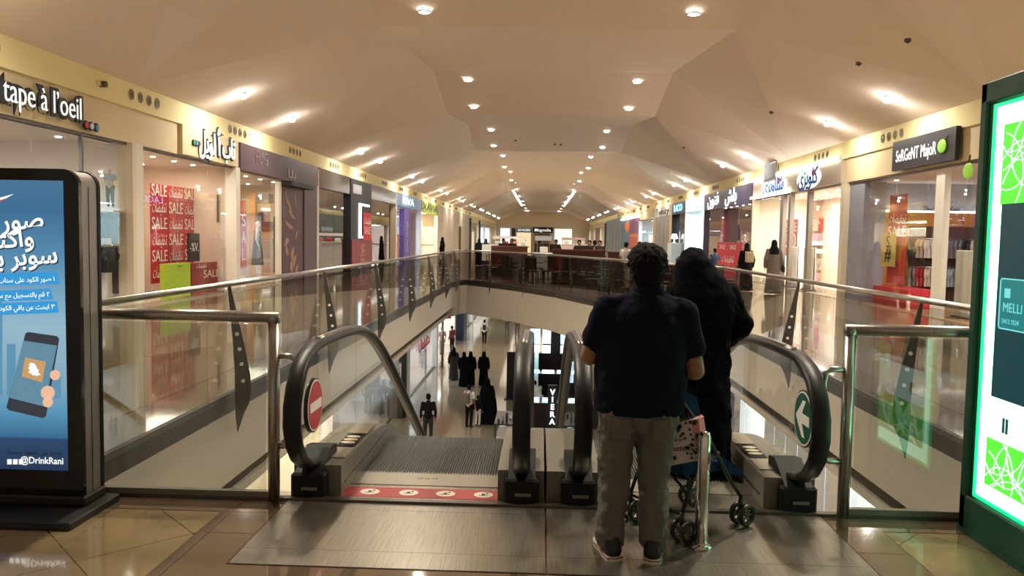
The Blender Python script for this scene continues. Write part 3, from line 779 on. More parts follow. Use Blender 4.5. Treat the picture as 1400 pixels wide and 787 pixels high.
def main_woman():
    a = P(953, 645, Z=0); t = thing('person', 'woman in a long black abaya and headscarf standing ahead of the man in navy', 'person', (a.x, a.y, 0))
    J = pose('stand'); k = .93
    for q in J: J[q] = tuple(v*k for v in J[q])
    J['head'] = (-.075, .03, 1.475); J['neck'] = (-.03, .0, 1.35); J['shr'] = (.175, .0, 1.28); J['shl'] = (-.19, 0, 1.28)
    J['elr'] = (.285, .02, 1.06); J['wrr'] = (.215, .26, .955); J['ell'] = (-.26, .03, 1.03); J['wrl'] = (-.18, .28, .95)
    figure_body(J, t, SKIN, .010)
    mb = MB()
    mb.loft([(0, .0, .025, .235, .22), (0, 0, .30, .225, .20), (0, 0, .60, .215, .19), (0, 0, .85, .205, .17), (0, 0, 1.05, .205, .155), (-.005, 0, 1.22, .215, .14), (-.01, 0, 1.31, .17, .115), (-.02, 0, 1.36, .11, .095)], 40)
    for S in 'lr':
        s_ = Vector(J['sh'+S]); e = Vector(J['el'+S]); w_ = Vector(J['wr'+S])
        mb.cap(s_, .082, e, .085, 14); mb.cap(e, .085, e.lerp(w_, .80), .070, 14)
        mb.cap(e + Vector((0, .02, -.03)), .06, e.lerp(w_, .7) + Vector((0, 0, -.06)), .055)
    blob('abaya', mb, BLACKC, t, .011, 6, disp=(.09, .038))
    mb = MB(); x, y, z = J['head']
    mb.ell((x, y-.03, z+.01), (.108, .118, .125)); mb.ell((x-.01, y-.075, z+.055), (.060, .065, .055)); mb.ell((x-.01, y-.05, z+.105), (.03, .04, .025))
    mb.loft([(.01, -.04, 1.05, .19, .13), (.0, -.035, 1.16, .225, .145), (.0, -.03, 1.27, .225, .14), (-.015, -.02, 1.34, .205, .135), (-.035, -.01, 1.40, .18, .13), (-.06, 0, 1.46, .15, .125), (-.072, 0, 1.52, .115, .12)], 36)
    mb.cap((.09, -.02, 1.27), .11, (.235, .0, 1.13), .085, 14); mb.cap((-.10, -.02, 1.27), .11, (-.20, 0, 1.15), .09, 14)
    blob('headscarf', mb, BLACKC, t, .011, 6, disp=(.08, .022))
    return t
WOMAN = main_woman()

# ---- people at a distance
GREYC = C('cloth_grey_brown', .16, .125, .105, .8); BEIGEC = C('cloth_beige', .46, .36, .24, .8); WHC = C('cloth_white', .62, .60, .56, .8)
REDC = C('cloth_wine', .10, .015, .02, .8); NAV2 = C('cloth_navy', .02, .03, .075, .8); TANC = C('cloth_tan', .36, .235, .12, .8); DKC = C('cloth_charcoal', .009, .009, .011, .9, spec=.15)
PINKC = C('cloth_dusty_pink', .30, .15, .14, .8); LGC = C('cloth_pale_grey', .40, .39, .38, .8)
def bag(parent, m, c, s): MB().box(c[0]-s[0]/2, c[0]+s[0]/2, c[1]-s[1]/2, c[1]+s[1]/2, c[2]-s[2]/2, c[2]+s[2]/2, .03).build('backpack', m, parent)
def carried(label, cat, name, person, m, c, s, straps=True):
    t = thing(name, label, cat, person.location, person.rotation_euler[2]); t.scale = person.scale
    MB().box(c[0]-s[0]/2, c[0]+s[0]/2, c[1]-s[1]/2, c[1]+s[1]/2, c[2]-s[2]/2, c[2]+s[2]/2, .035).build('bag_body', m, t)
    if name == 'backpack':
        for q in (-.09, .09): MB().tube([(q, c[1]+s[1]/2, c[2]+s[2]/2-.02), (q, -.02, 1.46), (q, .13, 1.30), (q*1.4, .05, 1.05), (q, c[1]+s[1]/2, c[2]-s[2]/2+.05)], .014, 6).build('strap', m, t)
    else: MB().tube([(c[0], c[1]-s[1]*.3, c[2]+s[2]/2-.01), (c[0], c[1]-s[1]*.2, c[2]+s[2]/2+.13), (c[0], c[1]+s[1]*.2, c[2]+s[2]/2+.13), (c[0], c[1]+s[1]*.3, c[2]+s[2]/2-.01)], .009, 6).build('handle', m, t)
    return t
p = P(1056, 402, Z=0); w1 = robed('woman in long grey-brown coat walking by the bright white shop', (p.x, p.y, 0), -.15, GREYC, DKC, h=1.74)
carried('dark handbag carried by the woman in the grey-brown coat', 'handbag', 'handbag', w1, BPR, (.30, .0, .80), (.10, .26, .22))
p = P(1019, 398, Z=0); w2 = robed('woman in black with a pale backpack beside the red sale display', (p.x, p.y, 0), .1, DKC, DKC, h=1.63)
carried('pale beige backpack on the back of the woman in black', 'backpack', 'backpack', w2, BEIGEC, (.02, -.24, 1.22), (.28, .15, .38))
p = P(984, 391, Z=0); man('boy in navy shirt standing by the red sale display', (p.x, p.y+1, 0), .2, 'stand', NAV2, DKC, h=1.38)
p = P(857, 397, Z=0); man('person in white shirt looking down at a phone behind the far glass railing', (p.x, p.y+.7, 0), -.9, 'phone', WHC, C('cloth_jeans', .09, .09, .11, .8), h=1.58)
p = P(882, 387, Z=0); robed('woman in black seen above the curly hair of the man in navy', (p.x, p.y+2, 0), .3, DKC, DKC, h=1.60)
p = P(627, 352, Z=0); robed('lone woman in black walking by the pale panelled hoarding', (p.x, 52, 0), 1.2, BLACKC, BLACKC, h=1.62)
# lower floor
def PG(px, py): q = P(px, py, Z=ZG); return (q.x, q.y, ZG)
man('man in dark jacket and trousers standing alone on the lower floor', PG(585, 606), .15, 'stand', DKC, BPR, sleeve='long', h=1.74, coat=True)
m2 = man('man in white shirt and dark trousers wearing a backpack on the lower floor', PG(641, 584), -.5, 'stand', WHC, DKC, h=1.62)
carried('grey-brown backpack worn by the man in the white shirt downstairs', 'backpack', 'backpack', m2, C('pack_taupe', .15, .12, .10, .7), (0, -.24, 1.20), (.32, .17, .42))
man('small child in dark clothes between the man with backpack and the woman in black', PG(653, 582), -.3, 'stand', DKC, WHC, h=1.18, sleeve='long')
robed('woman in wide flared black abaya beside the man with the backpack', PG(666, 578), -.2, BLACKC, BLACKC, h=1.76, wide=1.75)
robed('woman in black abaya, left one of the close pair on the lower floor', PG(634, 528), 0, BLACKC, BLACKC, h=1.68)
robed('woman in black abaya, right one of the close pair on the lower floor', PG(643, 527), 0, BLACKC, BLACKC, h=1.68, hem=.23)
robed('woman in black abaya with wide sleeves walking ahead on the lower floor', PG(661, 527), 0, BLACKC, BLACKC, h=1.68)
robed('woman in dark brown abaya nearest the lower left shop line', PG(620, 519), .1, C('cloth_dark_brown', .02, .012, .012, .8), BLACKC, h=1.66)
man('man in wine red shirt standing at the lower shop window', PG(618, 482), .9, 'phone', REDC, DKC, h=1.68, sleeve='long')
man('person in dusty pink behind the lower shop glass beside the man in red', (PG(604, 484)[0], PG(604, 484)[1], ZG), .5, 'stand', PINKC, C('cloth_grey_t', .2, .19, .18, .8), h=1.66)
m3 = man('man in white top with dark rucksack far along the lower floor', PG(662, 471), 0, 'walk', WHC, DKC, h=1.68)
carried('dark rucksack on the man in the white top far along the lower floor', 'backpack', 'backpack', m3, BPR, (0, -.24, 1.20), (.22, .15, .36))
man('distant man in beige on the lower floor, left of two', PG(693, 455), 0, 'stand', BEIGEC, GREYC, h=1.68)
man('distant man in grey on the lower floor, right of two', PG(707, 457), 0, 'stand', LGC, GREYC, h=1.68)
ga = 'people inside the lower left glass shop'
robed('tall woman in dark robe inside the lower left glass shop', PG(517, 566), -.1, C('cloth_slate', .05, .05, .06, .8), None, h=1.70, group=ga)
man('slim figure in brown inside the lower left glass shop, leftmost', PG(503, 565), 0, 'stand', C('cloth_brown', .14, .09, .07, .8), GREYC, ga, h=1.55)
man('shorter figure in dark grey inside the lower left glass shop', PG(534, 570), 0, 'stand', DKC, DKC, ga, h=1.45, sleeve='long')
robed('figure in grey robe inside the lower left glass shop', PG(540, 571), 0, C('cloth_ash', .08, .08, .085, .8), None, h=1.50, group=ga)
robed('figure in dark robe inside the lower left glass shop, rightmost', PG(547, 571), 0, DKC, DKC, h=1.55, group=ga)
man('man in long white shirt bending over the dark phone kiosk counter', (P(737, 545, Y=31.0).x, 30.7, ZG), .4, 'bend', WHC, WHC, h=1.72, sleeve='long')
man('person in dark clothes at the back of the phone kiosk', PG(748, 500), 0, 'stand', DKC, DKC, h=1.68, sleeve='long')
man('person in wine red at the back of the phone kiosk', PG(762, 503), 0, 'stand', REDC, DKC, h=1.6, sleeve='long')

# ================================================================== SHOPS
def yl(px, X=XL): return P(px, 330, X=X).y
def yr(px, X=XR): return P(px, 330, X=X).y
class Shop:
    def __init__(s, side, y0, y1, label, wall, floor, lit, energy, glass=(), pil=OFFW, depth=4.0, top=3.45, dots=4, lcol=(1, .9, .78), ceilm=None):
        s.s = side; s.X = XL if side < 0 else XR; s.y0, s.y1 = y0, y1; s.t = thing('shopfront', label, 'shop', (s.X, y0, 0)); W = y1-y0; s.W = W; s.d = depth
        a = lambda d: side*d
        box('back_wall', wall, s.t, a(depth), a(depth+.08), 0, W, 0, top+.02)
        for yy in (0, W-.06): box('side_wall', wall, s.t, a(.3), a(depth), yy, yy+.06, 0, top)
        box('shop_ceiling', ceilm or C('shop_ceiling_white', .7, .66, .6, .8), s.t, a(.3), a(depth), 0, W, top, top+.06)
        box('shop_floor', floor, s.t, a(.0), a(depth), 0, W, .001, .012)
        for yy in (0, W-.14): box('pilaster', pil, s.t, a(-.02), a(.30), yy, yy+.14, 0, top)
        box('glass_frame', STEELD, s.t, a(.10), a(.16), .14, W-.14, top-.05, top)
        for (ga, gb) in glass: box('glass_pane', GLS, s.t, a(.12), a(.132), ga-y0+.004, gb-y0-.004, .05, top-.05)
        for i in range(dots):
            for dd in (1.0, 2.4): s.dot(dd, W*(i+.5)/dots, top)
        if energy: light('AREA', 'shop_lamp', (s.X + side*(depth*.5), (y0+y1)/2, top-.12), energy, lit, (0, 0, 0), depth*.5, W*.7)
    def dot(s, d, y, z): MB().disc((s.s*d, y, z-.02), (0, 0, 1), .055, .018, 10).build('ceiling_spot', LAMPF, s.t)
    def box(s, name, m, d0, d1, ya, yb, z0, z1, b=0):
        if d1 > .31: ya, yb = (min(max(v, s.y0+.1), s.y0+s.W-.1) for v in (ya, yb))
        if abs(ya-yb) < .01: return None
        return box(name, m, s.t, s.s*d0, s.s*d1, ya-s.y0, yb-s.y0, z0, z1, b)
    def fbox(s, name, m, px0, px1, py0, py1, off=.2, th=.06, b=0):
        """box on the far side wall of the unit, which faces the camera"""
        Yf = s.y0+s.W-off; a = P(px0, py1, Y=Yf); c = P(px1, py0, Y=Yf); xs = [a.x-s.X, c.x-s.X]
        xs = [(max(v, .16) if s.s > 0 else min(v, -.16)) for v in xs]
        if abs(xs[0]-xs[1]) < .01: return None
        return box(name, m, s.t, xs[0], xs[1], s.W-off, s.W-off+th, max(a.z, .013), min(c.z, 3.4), b)
    def loc(s, d, y, z=0): return (s.X + s.s*d, y, z)
def wtext(body, side, d, yc, zc, h, width, m, parent=None, name='lettering', ext=.01, off=0, fit=True, shear=0, X=None):
    """lettering on a wall of the mall: centred at (yc, zc), scaled to a width"""
    X0 = (XL if side < 0 else XR) if X is None else X
    rot = RLW if side < 0 else RRW
    loc = Vector((X0 + side*d, yc, zc))
    if parent: loc -= Vector(parent.location)
    o = text(body, h, loc, rot, m, parent, name, ext, off, shear=shear)
    xs = [v.co.x for v in o.data.vertices]
    if xs and fit:
        w_ = max(xs)-min(xs); o.scale = (width/w_, 1, 1)
    return o
def poster(label, cat, side, d, y0, y1, z0, z1, m, lines=(), X=None, th=.012, name='poster', group=None):
    X0 = (XL if side < 0 else XR) if X is None else X
    t = thing(name, label, cat, (X0 + side*d, y0, z0), 0, group)
    box('board', m, t, 0, side*th, 0, y1-y0, 0, z1-z0)
    for (body, u, v, h, w_, lm) in lines:
        wtext(body, side, d-.006, y0+(y1-y0)*u, z0+(z1-z0)*v, h, w_, lm, t, ext=.002, X=X0)
    return t
GREYF = C('shop_floor_grey', .32, .29, .26, .25); CREAMF = C('shop_floor_cream', .45, .38, .28, .2)
GWALL = C('shop_white_wall', .74, .71, .66, .7)
# garments and mannequins -------------------------------------------------
GM = [C('garment_denim', .05, .06, .09, .8), C('garment_charcoal', .03, .03, .034, .8), C('garment_grey', .22, .21, .21, .8), C('garment_white', .72, .69, .64, .8), C('garment_cream', .62, .53, .40, .8), C('garment_black', .012, .012, .014, .8), C('garment_red', .45, .03, .03, .8), C('garment_stone', .40, .35, .28, .8), C('garment_pale_blue', .35, .42, .5, .8)]
def garment_proto():
    t = thing('hanging_shirt', 'shirt', 'shirt', (0, 0, 0))
    pts = [(-.21, -.62), (.21, -.62), (.20, -.25), (.30, -.33), (.36, -.22), (.20, -.04), (.07, -.01), (0, -.05), (-.07, -.01), (-.20, -.04), (-.36, -.22), (-.30, -.33), (-.20, -.25)]
    MB().prism([(u*.62, -.03, v) for u, v in pts], (0, .06, 0)).build('garment', GM[0], t)
    MB().tube([(-.12, 0, -.03), (0, 0, .02), (.12, 0, -.03)], .006, 5).build('hanger', STEELD, t)
    return t
GP = None
def hang_front(shop, px0, px1, py, off, n, mats, group, lab):
    global GP
    Yf = shop.y0+shop.W-off; a = P(px0, py, Y=Yf); b = P(px1, py, Y=Yf); xa, xb = sorted((a.x, b.x))
    if shop.s > 0: xa = max(xa, XR+.2)
    else: xb = min(xb, XL-.2)
    rail = thing('clothes_rail', lab[0], 'clothes rail', (xa, Yf, a.z))
    MB().tube([(-.1, 0, .05), (xb-xa+.1, 0, .05)], .014, 8).build('rail', CHROME, rail)
    for xx in (-.1, xb-xa+.1): MB().tube([(xx, 0, .05), (xx, off-.3, .05)], .012, 6).build('bracket', CHROME, rail)
    for i in range(n):
        if GP is None: GP = garment_proto(); o = GP
        else: o = dup(GP)
        for c in o.children:
            if c.name.startswith('garment'): c.material_slots[0].link = 'OBJECT'; c.material_slots[0].material = mats[(i//2) % len(mats)]
        o.location = (xa + (xb-xa)*(i+.5)/n, Yf, a.z+.03); o.rotation_euler = (0, 0, PI/2-(.75 if shop.s > 0 else .3) + .12*math.sin(i*2.1)); o.scale = (.85, .85, .85)
        o['label'] = ordw(i) + ' from the left, ' + lab[1]; o['group'] = group
MANQ = None
def mannequin(label, loc, rz, dress, skinm=None, h=1.72, group=None):
    t = thing('mannequin', label, 'mannequin', loc, rz, group); J = pose('stand')
    figure_body(J, t, skinm or C('mannequin_skin', .62, .55, .47, .4), .03, hands=True)
    if dress[0] == 'dress':
        mb = MB(); mb.loft([(0, 0, .30, .24, .20), (0, 0, .9, .17, .14), (0, 0, 1.1, .15, .12), (0, 0, 1.38, .17, .11), (0, 0, 1.43, .1, .08)]); blob('dress', mb, dress[1], t, .03, 3)
    else: cloth_top(J, t, dress[1], 'short', .028); cloth_legs(J, t, dress[2], .028)
    MB().disc((0, 0, 0), (0, 0, 1), .18, .015, 20).build('stand_base', CHROME, t)
    t.scale = (h/1.71,)*3; return t

# ---- left 1: children's shop
yA, yB = 4.45, yl(186)
s0 = Shop(-1, yA, yB, 'left children clothes shop with white lettering outlined in black, behind the totem', GWALL, GREYF, NEUT, 190, [(4.6, 8.0), (8.0, yl(-30)), (yl(-30), yl(55)), (yl(55), yl(122))], dots=6)
s0.box('door_leaf', GLS, .12, .135, yl(124), yl(183), .05, 3.25)
s0.box('door_frame', STEELD, .10, .16, yl(122)-.03, yl(122)+.03, 0, 3.4); s0.box('door_frame', STEELD, .10, .16, yl(184)-.03, yl(184)+.03, 0, 3.4)
ys0, ys1 = yl(0)+.06, yl(112)
sg = thing('shop_sign', 'white bubble lettering with black outline on yellow wall above the totem', 'sign', (XL, ys0, 3.7))
wtext('tape à l’oeil', -1, -.02, (ys0+ys1)/2, 3.80, .56, (ys1-ys0)+.16, BPR, sg, 'outline', .012, .055)
wtext('tape à l’oeil', -1, -.055, (ys0+ys1)/2, 3.80, .56, (ys1-ys0)-.06, WHITEL, sg, 'lettering', .006, -.004)
for k, m in enumerate((C('dot_red', .6, .05, .05), C('dot_pale', .6, .7, .75), C('dot_blue', .08, .3, .55))):
    MB().disc((-.0, ys1 - ys0 + .15 + .17*k, -.13), (1, 0, 0), .085, .03, 16).build('dot_rim', BPR, sg)
    MB().disc((.03, ys1 - ys0 + .15 + .17*k, -.13), (1, 0, 0), .055, .02, 16).build('dot', m, sg)
hang_front(s0, 118, 182, 291, .55, 10, [GM[5], GM[1], GM[5]], 'dark clothes on the upper rail of the children clothes shop', ('upper clothes rail inside the children clothes shop behind the totem', 'dark shirt hanging on the upper rail of the children clothes shop'))
hang_front(s0, 118, 182, 338, .55, 9, [GM[5], GM[5], GM[1]], 'dark clothes on the lower rail of the children clothes shop', ('lower clothes rail inside the children clothes shop behind the totem', 'dark shirt hanging on the lower rail of the children clothes shop'))
s0.fbox('display_ledge', C('ledge_white', .8, .77, .7, .5), 100, 186, 284, 288, .9, .8); s0.fbox('back_board', C('board_brown_dark', .08, .06, .05), 100, 186, 289, 400, .12, .03)
mannequin('white child mannequin in blue top and dark shorts on the high ledge', (P(151, 284, Y=yB-.5).x, yB-.5, P(151, 284, Y=yB-.9).z), PI, ('top', GM[8], GM[1]), h=.82)
s0.box('table', C('table_grey', .35, .33, .3, .5), 2.0, 2.8, yl(150), yl(175), 0, .8)
def gate(label, side, d, y, m, fr=None, h=1.55, w_=.55):
    t = thing('sensor_gate', label, 'security gate', ((XL if side < 0 else XR)+side*d, y, 0))
    MB().box(-.05, .05, -w_/2, w_/2, 0, h, .02).build('panel', m, t); box('foot', STEELD, t, -.09, .09, -w_/2-.03, w_/2+.03, 0, .05)
    if fr: MB().tube([(0, -w_/2, 0), (0, -w_/2, h), (0, w_/2, h), (0, w_/2, 0)], .025, 8).build('frame', fr, t)
    return t
gate('white sensor gate in the doorway of the children clothes shop', -1, .5, yl(150, XL-.5), WHITE)
poster('red sale banner hanging in the window above the totem', 'banner', -1, .5, yl(-40, XL-.5), yl(58, XL-.5), 1.2, 2.62, RED, [('SALE', .55, .86, .38, 1.3, WPR)], name='sale_banner')
# ---- left 2: sale window
yA, yB = yB, yl(325)
s1 = Shop(-1, yA, yB, 'left sale window with cream walls and red sale panels', C('warm_cream', .66, .53, .42, .7), CREAMF, WARM, 120, [(yl(198), yl(248)), (yl(248), yl(291)), (yl(291), yl(316))], depth=2.6, dots=5, pil=C('pillar_white', .74, .70, .6, .6))
s1.box('inner_column', C('pillar_white', .74, .70, .6, .6), .0, .3, yA, yl(197), 0, 3.45)
s1.box('signboard', FASC2, -.03, .06, yl(249), yB, 3.46, 4.15)
yc = (yl(258)+yl(322))/2
sg = thing('shop_sign', 'white arabic lettering with black outline and three small dots, left side', 'sign', (XL, yc, 3.8))
for m, o_, dd in ((BPR, .055, -.05), (WHITEL, .008, -.075)):
    wtext(ar('تاب أ لويل'), -1, dd, yc+.15, 3.84, .72, (yl(322)-yl(258))*.78, m, sg, 'outline' if o_ > .02 else 'lettering', .008, o_)
for k, m in enumerate((C('dot_green', .05, .35, .15), C('dot_blue', .08, .3, .55), C('dot_red', .6, .05, .05))):
    MB().disc((.04, -1.25+.15*k, -.02), (1, 0, 0), .08, .02, 14).build('dot_rim', BPR, sg); MB().disc((.06, -1.25+.15*k, -.02), (1, 0, 0), .05, .02, 14).build('dot', m, sg)
d = 1.2; Xp = XL-d
ya_, yb_ = yl(206, Xp), yl(271, Xp); zt = P(206, 250, X=Xp).z; zb = .35
cols = [(ya_, ya_+(yb_-ya_)*.34), (ya_+(yb_-ya_)*.345, ya_+(yb_-ya_)*.665), (ya_+(yb_-ya_)*.67, yb_)]
takh = ar('تخفيضات'); pw = cols[0][1]-cols[0][0]
for k, (a, b) in enumerate(cols):
    ln = []
    for r in range(6):
        v = .93 - r*.165
        if (r + (k % 2)) % 2 == 0: ln.append(('SALE', .5, v, .42, pw*.86, WPR))
        else: ln.append((takh, .5, v, .40, pw*.8, WPR))
    poster(['left tall red sale panel hanging in the sale window', 'middle tall red sale panel hanging in the sale window', 'right tall red sale panel hanging in the sale window'][k], 'sale panel', -1, d, a, b, zb, zt - k*.0, RED, ln, name='sale_poster')
d = .55; Xp = XL-d
poster('lime green display box at the foot of the sale window', 'display box', -1, d, yl(226, Xp), yl(260, Xp), .013, P(240, 360, X=Xp).z, C('lime_green', .42, .62, .03, .4), [('—', .55, .93, .25, .25, BPR)], th=.14, name='display_box')
poster('dark red display box with white sale lettering beside the lime box', 'display box', -1, d, yl(262, Xp), yl(311, Xp), .013, P(290, 358, X=Xp).z, C('box_dark_red', .30, .02, .03, .4), [('SALE', .52, .62, .30, 1.0, WPR), (takh, .25, .90, .16, .6, WPR), (takh, .8, .90, .16, .6, WPR), ('SALE', .2, .2, .2, .6, WPR)], th=.14, name='display_box')
poster('small black board with white lettering standing on the red display box', 'sign', -1, d+.1, yl(263, Xp), yl(278, Xp), P(270, 357, X=Xp-.1).z, P(270, 319, X=Xp-.1).z, BPR, [('-%V.', .5, .5, .32, .5, WPR)], th=.04, name='price_board')
poster('dark olive poster high on the wall of the sale window', 'poster', -1, .5, yl(297, XL-.5), yl(311, XL-.5), P(304, 304, X=XL-.5).z, P(304, 267, X=XL-.5).z, C('olive_dark', .09, .09, .06, .5), [('SP', .5, .5, .25, .4, C('poster_gold', .5, .42, .2))])
# ---- left 3: purple shop
yA, yB = yB, yl(434)
s2 = Shop(-1, yA, yB, 'left shop with aubergine sign band and patterned maroon panel', C('warm_wall', .52, .40, .27, .7), CREAMF, WARM, 190, [(yl(328), yl(355)), (yl(355), yl(380))], dots=6, pil=C('pillar_white', .74, .70, .6, .6))
AUB = C('aubergine_paint', .085, .045, .058, .45)
s2.box('signboard', AUB, -.04, .08, yA+.14, yB-.14, 3.40, 4.15)
s2.box('side_panel', AUB, -.03, .1, yl(415), yB-.14, 0, 3.40)
s2.box('door_edge', C('pillar_white', .74, .70, .6, .6), -.02, .12, yl(381), yl(384), 0, 3.3)
yp0, yp1 = yl(386), yl(415)
mp = thing('patterned_mural', 'maroon panel with gold leaf and bird pattern beside the aubergine shop window', 'panel', (XL, yp0, 0))
box('board', C('maroon_board', .060, .010, .016, .4), mp, -.02, .0, 0, yp1-yp0, 0, 3.35); box('canopy', BPR, mp, 0, .35, -.15, yp1-yp0+.1, 3.2, 3.35)
rr = random.Random(5); gold = C('pattern_gold', .36, .19, .12, .5); mb = MB()
for (cy_, cz_, L, an, wd) in ((.5, 2.75, .5, 2.4, .10), (.8, 2.55, .6, 2.2, .10), (.95, 2.3, .9, 2.8, .09), (.7, 1.95, 1.0, 2.9, .10), (.35, 2.95, .35, 1.2, .08), (1.35, 2.8, .7, 1.9, .07), (.45, 1.35, .6, .4, .16), (.5, 1.1, .45, 2.2, .14), (1.1, .95, .6, 1.2, .17), (1.3, .7, .6, .9, .16), (1.0, .55, .5, 1.7, .15), (1.5, 1.6, .5, .8, .08), (1.5, .4, .5, 1.0, .1)):
    q = [];
    for i in range(15):
        u = i/14; q.append((cy_+L*(u-.5)*math.cos(an) - 1.5*wd*math.sin(PI*u)*math.sin(an), cz_+L*(u-.5)*math.sin(an)+wd*math.sin(PI*u)*math.cos(an)))
    for i in range(13, 0, -1):
        u = i/14; q.append((cy_+L*(u-.5)*math.cos(an) + wd*.35*math.sin(PI*u)*math.sin(an), cz_+L*(u-.5)*math.sin(an)-wd*.35*math.sin(PI*u)*math.cos(an)))
    q = [(min(max(a_, .05), yp1-yp0-.05), b_) for a_, b_ in q]
    mb.prism([(.001, a_, b_) for a_, b_ in q], (.006, 0, 0))
mb.build('leaf_pattern', gold, mp)
sg = thing('shop_sign', 'small silver lettering on the aubergine sign band', 'sign', (XL, yl(356), 3.8))
wtext('FUG', -1, -.05, yl(356), 3.85, .55, 1.0, C('silver_letters', .6, .6, .62, .2, metal=1), sg); wtext(ar('بلا'), -1, -.05, yl(397), 3.62, .40, .8, C('silver_letters', .6, .6, .62, .2, metal=1), sg)
mannequin('mannequin in dark top and skirt in the aubergine shop window', s2.loc(.9, yl(352, XL-.9), .3), PI*-.4, ('dress', GM[5]), h=1.75)
s2.box('plinth', WHITE, .6, 1.3, yl(345), yl(362), 0, .3)
s2.fbox('counter', C('counter_grey', .35, .31, .27, .5), 359, 373, 326, 372, 1.5, .5); s2.fbox('picture_frame', BPR, 352, 359, 290, 301); s2.fbox('shelf_board', C('brown_back', .10, .045, .025, .5), 350, 373, 303, 314); s2.fbox('timber_post', C('orange_timber', .62, .27, .055, .45), 341, 349, 262, 380); s2.fbox('hanging_lamp', C('lampshade_dark', .08, .07, .06, .5), 352, 367, 264, 277, 1.6, .5); s2.fbox('tall_dark_shelf', BPR, 374, 380, 296, 372)
poster('red banner with white figure in the left edge of the aubergine shop window', 'banner', -1, .4, yl(329, XL-.4), yl(337, XL-.4), .6, 2.6, RED, [('S', .5, .7, .5, .3, WPR), ('A', .5, .45, .5, .3, WPR), ('L', .5, .2, .5, .3, WPR)], name='sale_banner')
# ---- left 4: dark glass shop
yA, yB = yB, yl(541)
DGL = glassmat('smoked_shop_glass', (.50, .48, .45), 2.2)
s3 = Shop(-1, yA, yB, 'left smoked glass shop with a black column between its two windows', C('dark_wall', .10, .09, .08, .7), C('floor_dark', .06, .05, .045, .2), NEUT, 130, [], dots=10, pil=C('pillar_tan', .55, .43, .28, .6), ceilm=C('ceiling_dark', .16, .14, .12, .8), top=4.1, depth=4.0)
a, b, c_, d_ = yl(438), yl(478), yl(506), yl(535)
for (u, v) in ((a, (a+b)/2), ((a+b)/2, b), (c_, (c_+d_)/2), ((c_+d_)/2, d_)): s3.box('glass_pane', DGL, .12, .132, u+.01, v-.01, .05, 4.08)
s3.box('upper_glass', C('smoked_upper', .09, .08, .075, .12), -.02, .05, yA+.14, b, 3.42, 4.15); s3.box('upper_glass', C('smoked_upper', .09, .08, .075, .12), -.02, .05, c_, yB-.14, 3.42, 4.15)
s3.box('black_column', BPR, -.05, .4, b, c_, 0, 4.12)
s3.box('red_window_band', REDD, .14, .15, a, b, .3, 1.0); s3.box('red_window_band', REDD, .14, .15, c_, d_, .3, 1.0)
GW_ = C('shelf_glow', .8, .85, .9, emit=(.75, .88, 1), es=1.6)
s3.box('lit_sign', GW_, 1.9, 2.0, yl(440, XL-2), yl(452, XL-2), 1.75, 2.0)
for k_, (dq, zq) in enumerate(((2.4, 2.9), (2.9, 2.9), (3.4, 2.9))): s3.box('lamp_rail', GW_, dq, dq+.04, s3.y0+1, s3.y0+s3.W-1, zq, zq+.04)
for k_ in range(9): s3.box('display_stand', [GM[3], GM[7], GM[6], GM[2]][k_ % 4], .7, 1.0, s3.y0+1+1.6*k_, s3.y0+1.5+1.6*k_, .9, 1.3+.25*(k_ % 3), .05)
fr = thing('neon_sign', 'glowing outlined frame on the black column of the smoked glass shop', 'display', (XL+.05, b, 0))
GLOW = C('frame_glow', .7, .85, 1, emit=(.65, .8, 1), es=2.5)
L_ = c_-b
for (u, v, p_, q_) in ((.35, .45, 1.5, 3.1), (.45, .85, 3.0, 3.1), (.45, .85, 1.5, 1.6)): box('light_bar', GLOW, fr, 0, .05, L_*u, L_*v, p_, q_)
poster('red sale banner on the black column of the smoked glass shop', 'banner', -1, -.13, b+L_*.5, b+L_*.92, 1.4, 2.7, C('red_bright', .62, .03, .04), [(takh, .5, .7, .45, 1.4, WPR), ('SALE', .5, .35, .5, 1.3, WPR)], name='sale_banner')
rb = thing('sale_board', 'low dark red board with sideways sale lettering under the black column', 'sign', (XL+.06, b, 0)); box('board', REDD, rb, 0, .04, 0, L_, .2, 1.45)
o = text('SALE', .95, (.045, L_*.5, .8), (PI/2, PI/2, PI/2), C('print_pinkish', .6, .35, .33), rb, ext=.002); o.scale = (.45, 1.2, 1)
s3.box('top_sign', C('grey_sign', .3, .3, .3, .4), -.07, -.05, b+.3, b+2.0, 3.5, 3.9)
# ---- left 5: blue white shop
yA, yB = yB, yl(575)
s4 = Shop(-1, yA, yB, 'left bright shop with glowing blue-white sign and violet column', C('wall_violet_pale', .5, .5, .62, .6), GREYF, COOL, 380, [(yA+.2, yA+3.5), (yA+3.5, yB-.2)], dots=6, pil=C('pillar_pale', .7, .68, .66, .5))
s4.box('signboard', C('sign_panel_blue', .16, .24, .34, .5, emit=(.4, .6, 1), es=.10), -.04, .08, yA+.14, yB-.14, 3.40, 4.15)
sg = thing('shop_sign', 'glowing blue-white letters on pale band above the violet column', 'sign', (XL, yA+2, 3.8)); wtext('RIVA', -1, -.06, (yA+yB)/2-.8, 3.75, .62, 4.2, C('letter_glow_cyan', .8, .95, 1, emit=(.55, .9, 1), es=1.6), sg)
s4.box('violet_column', C('violet_column', .12, .08, .34, .4), -.02, .3, yl(552), yl(560), 0, 3.3)
vc = wtext('ONLINE', -1, -.03, yl(556), 1.6, .6, 1, C('print_lilac', .5, .45, .7), s4.t); vc.rotation_euler = (PI/2, PI/2, PI/2); vc.scale = (.9, 1.3, 1)
s4.box('window_poster', C('poster_violet', .2, .15, .42, .5), .2, .22, yl(561), yl(572), 0, 3.2)
